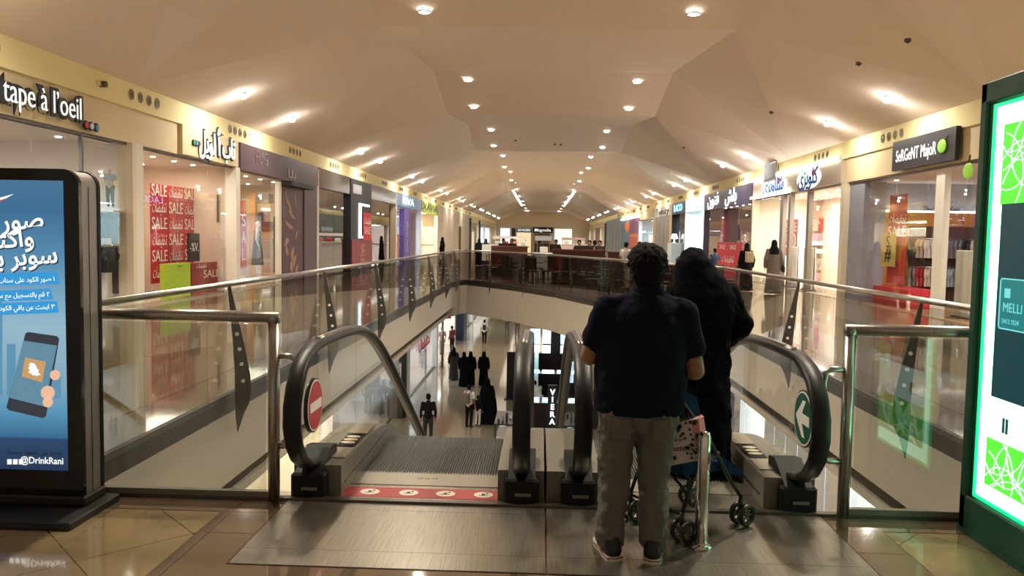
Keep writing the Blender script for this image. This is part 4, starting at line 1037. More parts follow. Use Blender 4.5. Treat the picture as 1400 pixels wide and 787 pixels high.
poster('red sale panel in the window left of the violet column', 'sale panel', -1, .3, yl(543, XL-.3), yl(551, XL-.3), .2, 1.75, C('red_bright', .62, .03, .04), [('SALE', .5, .6, .4, 1.4, WPR)], name='sale_poster')
# ---- left 6: green sign
yA, yB = yB, yl(598)
s5 = Shop(-1, yA, yB, 'left warm lit shop with yellow-green sign', C('wall_warm2', .66, .55, .36, .6), CREAMF, WARM, 520, [(yA+.3, yA+3.8), (yA+3.8, yB-.3)], dots=6, pil=C('pillar_pale', .7, .68, .66, .5))
s5.box('signboard', C('sign_lime', .35, .42, .06, .5), -.04, .08, yA+.14, yB-.14, 3.35, 4.15)
sg = thing('shop_sign', 'black and white letters on yellow-green sign', 'sign', (XL, yA+2, 3.8)); wtext('XAVIA', -1, -.05, (yA+yB)/2, 3.75, .7, yB-yA-1.4, BPR, sg)
s5.box('glow_pendant', C('pendant_glow', 1, .95, .8, emit=(1, .9, .7), es=4), 1.0, 2.2, yA+1.5, yB-1.5, 2.3, 2.9, .1)
for i in range(6): s5.box('display_goods', [GM[3], GM[6], GM[4], GM[5], C('g_green', .1, .3, .1), C('g_yel', .6, .5, .1)][i], .8, 1.4, yA+.8+i*1.1, yA+1.5+i*1.1, .013, 1.0+.3*(i % 3), .05)
# ---- left 7: panelled hoarding
yA, yB = yB, yl(641)
hd = thing('hoarding', 'pale panelled hoarding closing a left unit, with a doorway', 'hoarding', (XL, yA, 0)); WP = C('hoard_panel', .50, .42, .32, .5, noise=(1.2, .15, (1, 1, .1))); n = 12; dw = (yB-yA)/n
for i in range(n):
    z0 = 2.7 if i == 7 else 0
    box('panel', WP, hd, -.02 - .01*(i % 2), .02, i*dw+.03, (i+1)*dw-.03, z0, 4.13)
box('doorway_wall', C('door_lit', .75, .66, .48, .6), hd, -.6, -.5, 7*dw-.5, 8*dw+.5, 0, 2.8)
# ---- generic distant units, both sides
def far_unit(side, y0, y1, label, back, glow, e, pil, signm=None, word=None, lm=None, banner=None):
    s = Shop(side, y0, y1, label, back, GREYF, glow, e, [(y0+.3, (y0+y1)/2), ((y0+y1)/2, y1-.3)], dots=3, pil=pil, depth=3.2, top=3.4)
    if signm: s.box('signboard', signm, -.04, .08, y0+.14, y1-.14, 3.4, 4.15)
    if word: wtext(word, side, -.06, (y0+y1)/2, 3.75, .6, (y1-y0)*.6, lm or WHITEL, s.t)
    if banner: s.box('banner_column', banner, -.1, .3, y0+1, y0+2.6, 0, 3.9)
    return s
PALE = C('pillar_pale', .7, .68, .66, .5); NAVB = C('banner_navy', .02, .025, .08, .4)
yA = yB
for i, (L_, lab, bm, gc, ban) in enumerate(((14, 'left unit with navy banner column, beyond the panelled hoarding', C('wall_warm2', .66, .55, .36), WARM, NAVB), (12, 'left unit with a cyan lit window beyond the navy banner column', C('wall_cool', .55, .62, .66), COOL, NAVB), (14, 'left far unit with dim olive wall', C('wall_olive', .35, .32, .22), WARM, None), (20, 'left farthest unit next to the end shops', C('wall_warm2', .66, .55, .36), WARM, None))):
    y1 = min(yA+L_, YEND-3.2)
    far_unit(-1, yA, y1, lab, bm, gc, 500, PALE, banner=ban); yA = y1

# ---- right 1: children's shop with black sign
yA, yB = 4.45, yr(1150)
r0 = Shop(1, yA, yB, 'right clothes shop with black sign board and orange timber interior', C('grey_blue_wall', .30, .31, .36, .7), C('wood_floor', .35, .2, .09, .3), NEUT, 420, [(yr(1216), yr(1180)), (yr(1258), yr(1216)), (yr(1310), yr(1266)), (9, yr(1316)), (5, 9)], dots=8, pil=C('pillar_cream', .70, .62, .45, .6))
r0.box('grey_column', C('column_grey_blue', .27, .28, .33, .6, noise=(3, .12, (1, 1, 1))), .14, .75, yB-1.2, yB-.14, 0, 3.4)
r0.box('door_post', C('pillar_white', .74, .70, .6, .6), .06, .2, yr(1284)+.0, yr(1272), 0, 3.3)
ORW = C('orange_timber', .62, .27, .055, .45, noise=(2, .12, (1, 1, 8)))
r0.fbox('timber_wall', ORW, 1178, 1420, 293, 420, .5, .3); r0.fbox('cove_light', C('cove_glow', 1, .97, .9, emit=(1, .95, .85), es=3), 1186, 1420, 290.5, 292.5, .45, .2)
for pf in (1178, 1236): r0.fbox('timber_fin', ORW, pf, pf+7, 294, 420, .9, .4)
for (q0, q1) in ((312, 330), (354, 366)): r0.fbox('shelf_board', C('brown_back', .10, .045, .025, .5), 1243, 1420, q0, q1, .55, .06)
r0.fbox('brown_back_panel', C('brown_back', .10, .045, .025, .5), 1243, 1420, 330, 420, .53, .03)
wa, wb_ = P(1262, 287, Y=yB-.12), P(1316, 287, Y=yB-.12)
wt = text('The Y  all Years', .30, ((wa.x+wb_.x)/2 - r0.t.location.x, yB-.13 - r0.t.location.y, wa.z), RF, C('letters_navy', .04, .05, .1), r0.t, ext=.01); xs = [v.co.x for v in wt.data.vertices]; wt.scale = ((wb_.x-wa.x)/(max(xs)-min(xs)), 1, 1)
for (py_, mats_, nm) in ((328, [GM[1], GM[4], GM[3], GM[3], GM[5], GM[2], GM[2]], 'upper'), (367, [GM[2], GM[6], GM[4], GM[3], GM[7], GM[8]], 'lower')):
    hang_front(r0, 1243, 1338, py_, .95, 18, mats_, 'pale clothes on the %s rail of the orange timber shop' % nm, ('%s clothes rail against the orange timber wall' % nm, 'shirt hanging on the %s rail of the orange timber shop' % nm))
sb = thing('shop_sign', 'black sign board with white lettering and a green apple on the right fascia', 'sign', (XR-.12, yr(1305), 3.5)); yq0, yq1 = yr(1307), yr(1221)
sb.location = (XR-.12, yq0, P(1218, 237, X=XR).z+.02); zt = 4.2 - sb.location.z; Wd = yq1-yq0
box('board', C('board_black', .018, .017, .022, .4), sb, 0, .1, 0, Wd, 0, zt)
o = text('SeRGeNT MajoR', .36, (-.004, Wd*.60, zt*.46), RRW, WHITEL, sb, ext=.003, off=.0); xs = [v.co.x for v in o.data.vertices]; o.scale = (Wd*.66/(max(xs)-min(xs)), 1.15, 1)
MB().ell((-.03, Wd*.17, zt*.48), (.02, .20, .15)).build('apple', C('apple_green', .2, .4, .04, .5, emit=(.3, .6, .05), es=.4), sb)
MB().prism([(-.03, Wd*.17, zt*.60), (-.03, Wd*.11, zt*.80), (-.03, Wd*.10, zt*.78), (-.03, Wd*.16, zt*.58)], (.015, 0, 0)).build('stalk', C('stalk_brown', .12, .05, .03), sb)
ap = thing('apple_hanger', 'small green apple shape hanging under the fascia right of the black sign', 'ornament', (XR-.1, yr(1325), 3.1)); MB().ell((0, 0, .1), (.03, .2, .17)).build('apple', C('apple_green', .2, .4, .04, .5), ap); MB().tube([(0, 0, .25), (0, -.05, .42)], .02, 6).build('stalk', C('stalk_brown', .12, .05, .03), ap)
Xp = XR+.6
bn = poster('tall red hanging banner with sale lettering in the orange timber shop window', 'banner', 1, .6, yr(1238, Xp), yr(1214, Xp), P(1226, 388, X=Xp).z, P(1226, 266, X=Xp).z, C('banner_red', .50, .045, .03, .5), [(takh, .5, .73, .32, 1.0, WPR), ('SALE', .5, .58, .42, 1.05, WPR)], name='sale_banner')
bn2 = poster('yellow printed panel hanging in front of the tall red banner', 'panel', 1, .5, yr(1230, Xp), yr(1210, Xp), P(1218, 364, X=Xp).z, P(1218, 320, X=Xp).z, C('panel_yellow', .55, .42, .10, .5), [('S.', .45, .75, .45, .35, BPR), ('#', .5, .35, .5, .4, BPR)], name='price_poster')
poster('small red card on the orange timber wall, left one', 'card', 1, 3.2, yr(1265, XR+3.2), yr(1255, XR+3.2), P(1260, 310, X=XR+3.2).z, P(1260, 297, X=XR+3.2).z, RED, [('sale', .5, .5, .15, .4, WPR)], name='sale_card')
poster('small red card with sale lettering on the orange timber wall, right one', 'card', 1, 3.2, yr(1316, XR+3.2), yr(1297, XR+3.2), P(1305, 314, X=XR+3.2).z, P(1305, 297, X=XR+3.2).z, RED, [('SALE', .5, .5, .25, .7, WPR)], name='sale_card')
mannequin('child mannequin in dark and pale clothes by the grey-blue column', r0.loc(.7, yr(1190, XR+.7), .55), PI/2, ('top', GM[1], GM[4]), h=1.15)
poster('red low display cloth under the banner of the orange timber shop', 'display box', 1, .5, yr(1245, XR+.5), yr(1188, XR+.5), .013, .5, RED, th=.8, name='display_box')
gate('pale sensor gate in the doorway of the orange timber shop', 1, .7, yr(1322, XR+.7), C('gate_pale', .55, .55, .48, .5), w_=.7)
# ---- right 2: bright white shop
yA, yB = yB, yr(1027)
r1 = Shop(1, yA, yB, 'right bright white shop with two long light strips over its sign', C('wall_peach', .80, .72, .60, .6), CREAMF, NEUT, 620, [(yr(1065), yB-.2), (yA+.2, yr(1100))], dots=8, pil=C('pillar_cream', .70, .62, .45, .6), depth=2.8)
r1.box('signboard', C('signboard_beige', .50, .42, .32, .5), -.04, .08, yA+.14, yB-.14, 3.46, 4.15)
for (a, b, z) in ((yA+.3, yB-.1, 4.16), (yr(1080), yB-.1, 3.44)):
    ls = thing('light_strip', 'long white light strip above the bright white shop, %s' % ('upper' if z > 4 else 'lower shorter one'), 'lamp', (XR-.1, a, z)); box('tube', C('strip_glow', 1, 1, 1, emit=(1, .97, .92), es=9), ls, -.04, .04, 0, b-a, 0, .09); box('housing', WHITE, ls, .04, .08, 0, b-a, -.01, .10)
for (pc, nm, wd_) in ((1104, 'right', 1.9), (1057, 'left', 2.6)):
    sg = thing('shop_sign', 'blue arabic lettering with pink dot on a glowing halo, %s one' % nm, 'sign', (XR, yr(pc), 3.8))
    MB().prism([(XR*0-.06, wd_*.62*math.cos(2*PI*i/24), .36*math.sin(2*PI*i/24)) for i in range(24)], (.01, 0, 0)).build('halo_plate', C('halo_glow', .75, .85, 1, emit=(.75, .86, 1), es=1.6), sg)
    wtext(ar('كلويزى') if nm == 'right' else ar('شلاويزى'), 1, -.09, yr(pc), 3.82, .75, wd_, C('letter_blue', .01, .07, .30), sg, off=.012)
    MB().disc((-.10, -wd_*.32, .14), (-1, 0, 0), .13, .02, 14).build('pink_dot', C('dot_pink', .45, .10, .22), sg)
for (pa, pb) in ((1063, 1067), (1074, 1077), (1099, 1102)): r1.box('door_post', C('post_taupe', .22, .19, .16, .5), .05, .2, yr(pb), yr(pa), 0, 3.4)
Xp = XR+.9
poster('red sale poster with percent figure in the bright white shop doorway', 'poster', 1, .9, yr(1090, Xp), yr(1073, Xp), P(1080, 350, X=Xp).z, P(1080, 300, X=Xp).z, C('poster_coral', .62, .16, .14, .5), [('SALE', .5, .78, .5, 1.3, WPR), ('50', .5, .4, .8, 1.2, WPR)])
gate('white sensor gate with dark frame in the bright white shop doorway, left one', 1, .45, yr(1085, XR+.45), WHITE, STEELD, 1.5, 1.2)
gate('white sensor gate with dark frame in the bright white shop doorway, right one', 1, .45, yr(1108, XR+.45), WHITE, STEELD, 1.5, 1.0)
rr = random.Random(9)
for i in range(14):
    m = rr.choice([GM[3], GM[4], GM[6], GM[7], C('g_pink', .6, .25, .3), C('g_mustard', .5, .35, .08), GM[5]])
    q = P(1115 + (i % 4)*8.5, (298, 318, 352, 372)[i//4 % 4], Y=yB-.5)
    o = dup(GP); o.location = q; o.rotation_euler = (0, 0, rr.uniform(-.3, .3)); o['label'] = 'colourful shirt in row %s column %s at the right end of the bright white shop' % (_ORD[i//4], _ORD[i % 4]); o['group'] = 'colourful clothes at the right end of the bright white shop'
    for c in o.children:
        if c.name.startswith('garment'): c.material_slots[0].link = 'OBJECT'; c.material_slots[0].material = m
r1.fbox('display_backboard', C('backboard_peach', .62, .46, .34, .5), 1108, 1146, 262, 400, .25, .05)
for q0 in (330, 341): r1.fbox('shelf_board', WHITE, 1108, 1146, q0, q0+5, .7, .4)
# ---- right 3: purple sign
yA, yB = yB, yr(962)
r2 = Shop(1, yA, yB, 'right shop with dark purple sign band and glowing white letters', C('wall_wine', .12, .03, .05, .6), GREYF, NEUT, 260, [(yr(985), yB-.2), (yA+.2, yr(1004))], dots=8, pil=C('column_dark_purple', .035, .025, .05, .4))
PUR = C('purple_signband', .045, .035, .095, .4)
r2.box('signboard', PUR, -.05, .08, yA, yB-.1, 3.30, 4.15)
sg = thing('shop_sign', 'glowing white arabic letters on the dark purple sign band', 'sign', (XR, yr(985), 3.7))
for pc, wd_, wrd in ((975, 2.6, 'فنون'), (999, 2.2, 'بلش')): wtext(ar(wrd), 1, -.08, yr(pc), 3.78, .85, wd_, C('letter_glow_white', 1, 1, 1, emit=(.85, .9, 1), es=1.5), sg, off=.01)
r2.box('wine_panel', C('wine_panel', .11, .04, .065, .5), .3, .4, yr(1002), yr(985), 0, 3.2)
poster('red sale box standing in front of the purple-sign shop', 'display box', 1, .1, yr(1010, XR), yr(978, XR), .013, 1.62, C('red_bright2', .62, .03, .06), [('SALE', .3, .85, .3, 1.2, WPR), ('SALE', .75, .85, .3, 1.2, WPR), (takh, .5, .5, .5, 2.4, WPR)], th=.4, name='display_box')
poster('narrow red vertical banner beside the red sale box', 'banner', 1, .2, yr(985, XR), yr(979, XR), 1.7, 2.9, C('red_bright2', .62, .03, .06), [('S', .5, .8, .4, .4, WPR), ('A', .5, .55, .4, .4, WPR), ('L', .5, .3, .4, .4, WPR)], name='sale_banner')
for k, pc in enumerate((1012, 1018)): mannequin('pale dressed mannequin in the right window of the purple-sign shop, %s' % ('left' if k == 0 else 'right'), r2.loc(.9, yr(pc, XR+.9), .3), PI/2, ('dress', GM[3] if k else GM[2]))
r2.box('shelf_glow', C('shelf_glow', .8, .85, .9, emit=(.75, .88, 1), es=3), 1.5, 2.0, yr(985, XR+1.5), yr(968, XR+1.5), 1.4, 1.5)
# ---- right 4: cyan shop
yA, yB = yB, yr(936)
r3 = Shop(1, yA, yB, 'right glaring white and cyan shop', C('wall_cyan_white', .72, .86, .9, .5), GREYF, COOL, 650, [(yA+.2, yB-.2)], dots=4, pil=PALE, depth=2.5)
r3.box('signboard', C('sign_cyan', .55, .8, .85, .5, emit=(.5, .9, 1), es=.4), -.04, .08, yA+.1, yB-.1, 3.4, 4.15)
# ---- right 5: black with blue lettering
yA, yB = yB, yr(918)
r4 = Shop(1, yA, yB, 'right dark shop with blue glowing sign and a white podium', C('wall_dark2', .05, .05, .07, .6), GREYF, COOL, 150, [(yA+.2, yB-2.2)], dots=4, pil=BPR)
r4.box('signboard', C('sign_nearblack', .02, .03, .06, .4), -.04, .08, yA+.1, yB-.1, 3.4, 4.15); wtext('LACO', 1, -.06, (yA+yB)/2, 3.75, .6, (yB-yA)*.6, C('letter_glow_blue', .2, .5, 1, emit=(.15, .45, 1), es=4), r4.t)
pd = thing('podium', 'white podium with a small lamp in the doorway of the dark blue-sign shop', 'podium', r4.loc(-.2, yr(926), 0)); box('block', C('podium_white', .6, .68, .72, .5), pd, -.3, .3, -.8, .8, 0, 1.5); MB().loft([(0, 0, 1.5, .18, .18), (0, 0, 1.55, .05, .05), (0, 0, 1.75, .05, .05), (0, 0, 1.78, .25, .25), (0, 0, 2.1, .14, .14)]).build('lamp', C('shade_white', .8, .8, .78, emit=(1, .95, .9), es=1), pd)
# ---- right 6: grey hoarding with lettering
yA, yB = yB, yr(893)
hd = thing('hoarding', 'grey shutter unit with dark grey lettering above, right side', 'hoarding', (XR, yA, 0)); GP_ = C('grey_panel', .22, .21, .19, .5)
n = 8; dw = (yB-yA)/n
for i in range(n): box('panel', GP_ if i not in (0, 7) else C('pillar_tan', .55, .43, .28), hd, -.02-.01*(i % 2), .02, i*dw+.03, (i+1)*dw-.03, 0, 3.4)
box('sign_panel', C('beige_sign', .5, .46, .4, .5), hd, -.03, .02, 0, yB-yA, 3.42, 4.14); wtext('Twinky', 1, -.05, (yA+yB)/2, 3.75, .75, (yB-yA)*.7, C('letters_grey', .08, .08, .09), hd)
# ---- right 7: mirror glass
yA, yB = yB, yr(873)
far_unit(1, yA, yB, 'right pale glass unit reflecting lights, beside the colourful hoarding', C('wall_cool', .55, .62, .66), COOL, 500, PALE)
# ---- right 8: colourful hoarding
yA, yB = yB, yr(849)
hd = thing('hoarding', 'colourful hoarding with orange, blue and violet fields, right side', 'hoarding', (XR, yA, 0)); W = yB-yA
box('panel', C('hoard_blue', .10, .19, .26, .5), hd, -.02, .02, W*.5, W, 0, 3.7); box('panel', C('hoard_violet', .24, .09, .20, .5), hd, -.02, .02, 0, W*.5, 0, 3.7)
MB().prism([(-.04, W*.60 + W*.14*math.cos(2*PI*i/20), 3.0+.5*math.sin(2*PI*i/20)) for i in range(20)], (.02, 0, 0)).build('orange_disc', C('hoard_orange', .75, .16, .04, .5), hd)
box('orange_box', C('hoard_orange', .75, .16, .04, .5), hd, -.045, -.02, W*.02, W*.45, .9, 2.3); box('light_bar', C('hoard_bar', .8, .5, .3, .5), hd, -.05, -.045, W*.04, W*.43, 2.0, 2.1); box('canopy_light', C('strip_glow', 1, 1, 1, emit=(1, .97, .92), es=9), hd, -.1, 0, .2, W-.2, 3.8, 3.95)
# ---- right 9: grey blue corrugated hoarding
yA, yB = yB, yr(829)
hd = thing('hoarding', 'grey-blue ribbed hoarding beyond the colourful one, right side', 'hoarding', (XR, yA, 0)); n = 10; dw = (yB-yA)/n
for i in range(n): box('panel', C('hoard_greyblue', .24, .28, .28, .5), hd, -.02-.02*(i % 2), .02, i*dw+.02, (i+1)*dw-.02, 0, 4.1)
yA = yB
for i, (L_, lab, bm, gc, ban) in enumerate(((12, 'right far unit with black column beyond the ribbed hoarding', C('wall_warm2', .66, .55, .36), WARM, BPR), (14, 'right far unit with wine red wall', C('wall_wine', .12, .03, .05), NEUT, None), (40, 'right farthest pale unit next to the end shops', C('wall_warm2', .66, .55, .36), WARM, None))):
    y1 = min(yA+L_, YEND-3.2)
    if y1 > yA+2: far_unit(1, yA, y1, lab, bm, gc, 500, PALE, banner=ban)
    yA = y1
# ---- end wall shops
def endp(px0, px1, py0, py1, name, label, cat, m, word=None, wm=None, y=YEND-3.1):
    a = P(px0, py1, Y=y); b = P(px1, py0, Y=y); t = thing(name, label, cat, (a.x, y, max(a.z, 0))); box('panel', m, t, 0, b.x-a.x, 0, .2, 0, b.z-max(a.z, 0))
    if word:
        o = text(word, (b.z-a.z)*.75, ((b.x-a.x)/2, -.05, (b.z-a.z)/2), RF, wm, t, ext=.02, off=.01); xs = [v.co.x for v in o.data.vertices]; o.scale = ((b.x-a.x)*.8/(max(xs)-min(xs)), 1, 1)
    return t
EG = lambda n_, c_, e_: C(n_, *c_, emit=c_, es=e_)
endp(684, 697, 312, 337, 'lit_window', 'white lit window at the far left of the end wall', 'window', EG('end_white', (.9, .95, 1), 1.0))
endp(699, 705, 312, 337, 'banner_column', 'navy column beside the white lit window on the end wall', 'column', NAVB)
endp(706, 726, 318, 337, 'lit_window', 'cream lit shop opening at the end of the mall', 'window', EG('end_cream', (.85, .7, .42), .7))
endp(706, 727, 312, 317, 'shop_sign', 'teal sign band with white letters at the end of the mall', 'sign', C('end_teal', .1, .22, .28), 'SHOES', WHITEL, YEND-3.2)
endp(728, 756, 311, 318, 'shop_sign', 'black sign with white script at the end of the mall', 'sign', BPR, 'Magnolia', WHITEL, YEND-3.3)
endp(730, 752, 319, 337, 'lit_window', 'dim grey-brown shop opening under the black script sign', 'window', C('end_greybrown', .25, .19, .17))
endp(758, 782, 313, 337, 'lit_window', 'bright white shop opening right of the black script sign', 'window', EG('end_white2', (1, .93, .85), .8))

# ================================================================== CEILING AND FASCIA FITTINGS
dl0 = None
for _i, (x, y) in enumerate(DL):
    z = ceil_z(x, y) - .03
    if dl0 is None:
        dl0 = thing('recessed_downlight', 'round recessed downlight in the flat crown of the ceiling', 'lamp', (x, y, z), 0, 'downlights in the crown of the vault')
        MB().tube([(.135*math.cos(a*PI/8), .135*math.sin(a*PI/8), .0) for a in range(17)], .022, 6, caps=False).build('rim', WHITE, dl0)
        MB().disc((0, 0, -.005), (0, 0, 1), .13, .02, 18).build('lens', LAMPM, dl0)
    else: o_ = dup(dl0, (x, y, z))
    (dl0 if _i == 0 else o_)['label'] = '%s downlight of the %s row from the camera in the ceiling crown' % ('left' if x < 0 else 'right', ordw(_i//2))
sl0 = None
for _i, (x, y, s) in enumerate(SP):
    z = ceil_z(x, y)
    if sl0 is None:
        sl0 = thing('ceiling_spotlight', 'bright spotlight low on the ceiling slope above the shopfronts', 'lamp', (x, y, z), 0, 'spotlights on the ceiling slopes')
        MB().tube([(0, 0, .02), (0, 0, -.05)], .085, 14).build('housing', WHITE, sl0); MB().ell((0, 0, -.07), (.10, .10, .07)).build('bulb', LAMPM, sl0)
    else: o_ = dup(sl0, (x, y, z))
    (sl0 if _i == 0 else o_)['label'] = '%s bright spotlight from the camera on the %s ceiling slope' % (ordw(_i//2), 'left' if s < 0 else 'right')
for (x, s) in ((-2.85, 'left'), (3.2, 'right')):
    t = thing('linear_lamp', 'long white linear lamp along the far ceiling, %s one' % s, 'lamp', (x, 78, 6.28)); box('tube', EG('linear_glow', (1, .97, .9), 10), t, -.09, .09, 0, 36, -.03, .03); box('housing', WHITE, t, -.11, .11, 0, 36, .03, .09)
c0 = None
for y in (60.5, 86, 91, 97, 104, 112, 122):
    z = ceil_z(.27, y)-.02
    if c0 is None: c0 = thing('recessed_downlight', 'first small downlight on the centre line of the far ceiling', 'lamp', (.27, y, z), 0, 'centre line downlights of the far ceiling'); MB().disc((0, 0, -.01), (0, 0, 1), .09, .02, 12).build('lens', LAMPM, c0)
    else: dup(c0, (.27, y, z), label='%s small downlight on the centre line of the far ceiling' % ordw((60.5, 86, 91, 97, 104, 112, 122).index(y)))
# air nozzles in fours along the yellow fascia
nz0 = None
for side, X in ((-1, XL), (1, XR)):
    k = 0
    y = 11.45 if side < 0 else 10.5
    while y < 95:
        for i in range(4):
            loc = (X, y + .36*(i-1.5), 4.42)
            if nz0 is None:
                nz0 = thing('air_nozzle', 'first air nozzle of the first group of four in the left yellow fascia', 'air nozzle', loc, 0, 'air nozzles in the left fascia')
                MB().tube([(.01, .075*math.cos(a*PI/8), .095*math.sin(a*PI/8)) for a in range(17)], .02, 6, caps=False).build('rim', C('nozzle_rim', .30, .24, .13, .4), nz0)
                MB().ell((-.005, 0, 0), (.03, .07, .085), 12, 8).build('nozzle', C('nozzle_dark', .035, .028, .02, .4), nz0)
            else:
                o = dup(nz0, loc)
                if side > 0: o['group'] = 'air nozzles in the right fascia'; o.rotation_euler = (0, 0, PI)
                o['label'] = '%s air nozzle of the %s group of four in the %s yellow fascia' % (_ORD[i], ordw(k), 'left' if side < 0 else 'right')
        y += 5.1; k += 1
sp = thing('wall_speaker', 'small single horn on the left fascia above the black-outlined lettering', 'speaker', (XL, P(137, 115, X=XL).y, P(137, 115, X=XL).z)); MB().tube([(0, 0, 0), (.12, 0, 0)], .06, 12).build('horn', C('horn_dark', .1, .08, .05), sp); MB().tube([(.0, -.09, 0), (.05, -.09, 0)], .05, 12).build('base', FASC, sp)
cm_ = thing('information_screen', 'small grey screen hung on the fascia above the bright white shop', 'screen', (XR-.18, yr(1056), P(1056, 234, X=XR-.18).z)); box('casing', STEELD, cm_, -.03, .03, -.75, .75, -.35, .35); box('display', C('screen_grey', .10, .10, .11, .7), cm_, -.035, -.03, -.68, .68, -.29, .29); box('arm', STEELD, cm_, .03, .17, -.05, .05, -.05, .05)
for k, (px_, py_) in enumerate(((450, 12), (705, 172+18), (759, 188), (767, 188), (1238, 115), (1171, 153), (935, 196), (1053, 198))):
    zz = 6.8 if k < 4 else 5.6
    q = P(px_, py_, Z=zz); q.z = ceil_z(q.x, q.y)
    d_ = P(px_, py_, Z=q.z); q = Vector((d_.x, d_.y, ceil_z(d_.x, d_.y)))
    t = thing('smoke_detector', 'small dark detector on the ceiling, ' + ['nearest, top left of the vault', 'left of the centre line far off', 'middle of the far strip, left of two', 'middle of the far strip, right of two', 'above the black sign board', 'left of the one above the black sign board', 'on the right slope beside a far spotlight', 'low on the right slope above the grey screen'][k], 'detector', q)
    MB().disc((0, 0, -.05), (0, 0, 1), .06, .06, 12).build('casing', C('detector_dark', .12, .09, .07), t); MB().ell((0, 0, -.055), (.03, .03, .02), 8, 6).build('sensor', BPR, t)

# ================================================================== FOREGROUND THINGS
# ---- advertising totem on the left
TY = 4.43
tt = thing('advertising_totem', 'tall black and silver digital advertising totem with blue screen at the left', 'totem', (-3.13, TY, 0)); ox, oy = -3.13, TY
x1 = -2.64 - ox
def rrect(x0, x1_, z0, z1, r, y, n=7, bottom=False):
    pts = []
    for (cx_, cz_, a0) in ((x1_-r, z1-r, 0), (x0+r, z1-r, 90)):
        for i in range(n+1): a = math.radians(a0+90*i/n); pts.append((cx_+r*math.cos(a), y, cz_+r*math.sin(a)))
    pts += [(x0, y, z0), (x1_, y, z0)]
    return pts
MB().prism(rrect(-x1, x1, .05, 1.99, .09, .03), (0, .17, 0)).build('body', C('totem_silver', .30, .29, .27, .4, metal=.6), tt)
MB().prism(rrect(-x1-.003, x1+.003, .05, 1.995, .095, 0), (0, .032, 0)).build('front_glass', C('totem_black_gloss', .006, .006, .007, .08), tt)
MB().prism(rrect(-x1-.005, x1+.005, .05, 1.997, .095, .19), (0, .03, 0)).build('rear_bezel', BLK, tt)
box('base_plate', C('totem_base', .015, .015, .015, .4), tt, -x1-.12, x1+.09, -.28, .24, 0, .045, .008); box('base_skirt', C('totem_base', .015, .015, .015, .4), tt, -x1-.02, x1+.02, -.02, .22, .045, .10, .01)
box('seam', BLK, tt, x1+.0005, x1+.002, .10, .104, .1, 1.9)
def S_(px, py): q = P(px, py, Y=TY); return q
sx1, zb_, zt_ = S_(90, 450).x - ox, S_(92, 643).z, S_(86, 247).z
def screenmat(name, stops, z0, z1, strength):
    m = bpy.data.materials.new(name); m.use_nodes = True; nt = m.node_tree; b = nt.nodes['Principled BSDF']; b.inputs['Roughness'].default_value = .15
    tc = nt.nodes.new('ShaderNodeTexCoord'); sp_ = nt.nodes.new('ShaderNodeSeparateXYZ'); mr = nt.nodes.new('ShaderNodeMapRange'); mr.inputs[1].default_value = z0; mr.inputs[2].default_value = z1
    cr = nt.nodes.new('ShaderNodeValToRGB')
    for i, (p_, c_) in enumerate(stops):
        e = cr.color_ramp.elements[i] if i < 2 else cr.color_ramp.elements.new(p_)
        e.position = p_; e.color = (*c_, 1)
    nt.links.new(tc.outputs['Object'], sp_.inputs[0]); nt.links.new(sp_.outputs[2], mr.inputs[0]); nt.links.new(mr.outputs[0], cr.inputs[0])
    nt.links.new(cr.outputs[0], b.inputs['Emission Color']); b.inputs['Emission Strength'].default_value = strength; b.inputs['Base Color'].default_value = (.02, .02, .02, 1)
    return m
def SE(n_, c_, e_=1.0): return mat(n_, tuple(v*.2 for v in c_), .3, emit=c_, es=e_)
scr = screenmat('totem_screen', [(0, (.012, .035, .09)), (1, (.06, .17, .30)), (.11, (.02, .06, .14)), (.115, (.03, .14, .28)), (.22, (.10, .32, .50)), (.30, (.22, .38, .48)), (.5, (.30, .48, .60)), (.72, (.09, .27, .44)), (.9, (.04, .15, .30))], zb_, zt_, .85)
screen = box('screen', scr, tt, -sx1, sx1, -.004, 0, zb_, zt_)
def spoly(pts, name, m, k):
    return MB().prism([(S_(a, b).x-ox, -.004-.0012*k, S_(a, b).z) for a, b in pts][::-1], (0, .001, 0)).build(name, m, screen)
def stext(body, px, py, hpx, m, k, align='RIGHT', rotd=0, off=0, name='screen_text', sx=1):
    q = S_(px, py); o = text(body, hpx*TY/FPX, (q.x-ox, -.004-.0012*k, q.z), (PI/2, -math.radians(rotd), 0), m, screen, name, .0004, off, align, sx); return o
SW, SB = SE('screen_white', (.85, .87, .85)), SE('screen_ribbon', (.03, .27, .58))
for (a, b, c_, d_) in ((-30, 470, 4, 330), (10, 470, 22, 400), (60, 474, 84, 440)): spoly([(a, a*0+b+70), (a, d_+70), (c_, d_+70), (c_, b+70)], 'skyline_tower', SE('screen_tower', (.10, .27, .42), .9), 1)
shd = SE('screen_shadow', (.02, .05, .08))
for (wd, px, py, h) in (('صور الكود', 61, 300, 35), ('واكتشف', 48, 325, 35), ('سوبر برتقال', 80, 348, 35)):
    stext(ar(wd), px+1.5, py+1.5, h, shd, 2, rotd=5, off=.0038, name='headline_shadow'); stext(ar(wd), px, py, h, SW, 3, rotd=5, off=.0026, name='headline')
for (pts, wd, px, py) in (([(-40, 375), (79, 371), (83, 388), (-40, 391)], '١ صور الكود على سناب شات', 76, 381), ([(-40, 399), (70, 394), (74, 409), (-40, 413)], '٢ قم بالتسجيل مع سوبر برتقال', 69, 402), ([(-40, 416), (79, 411), (81, 427), (-40, 432)], '٣ ابحث عن باقي الكودات الملونة', 76, 419)):
    spoly(pts, 'ribbon', SB, 2); stext(ar(wd), px, py, 9, SW, 3, rotd=3, off=.0003)
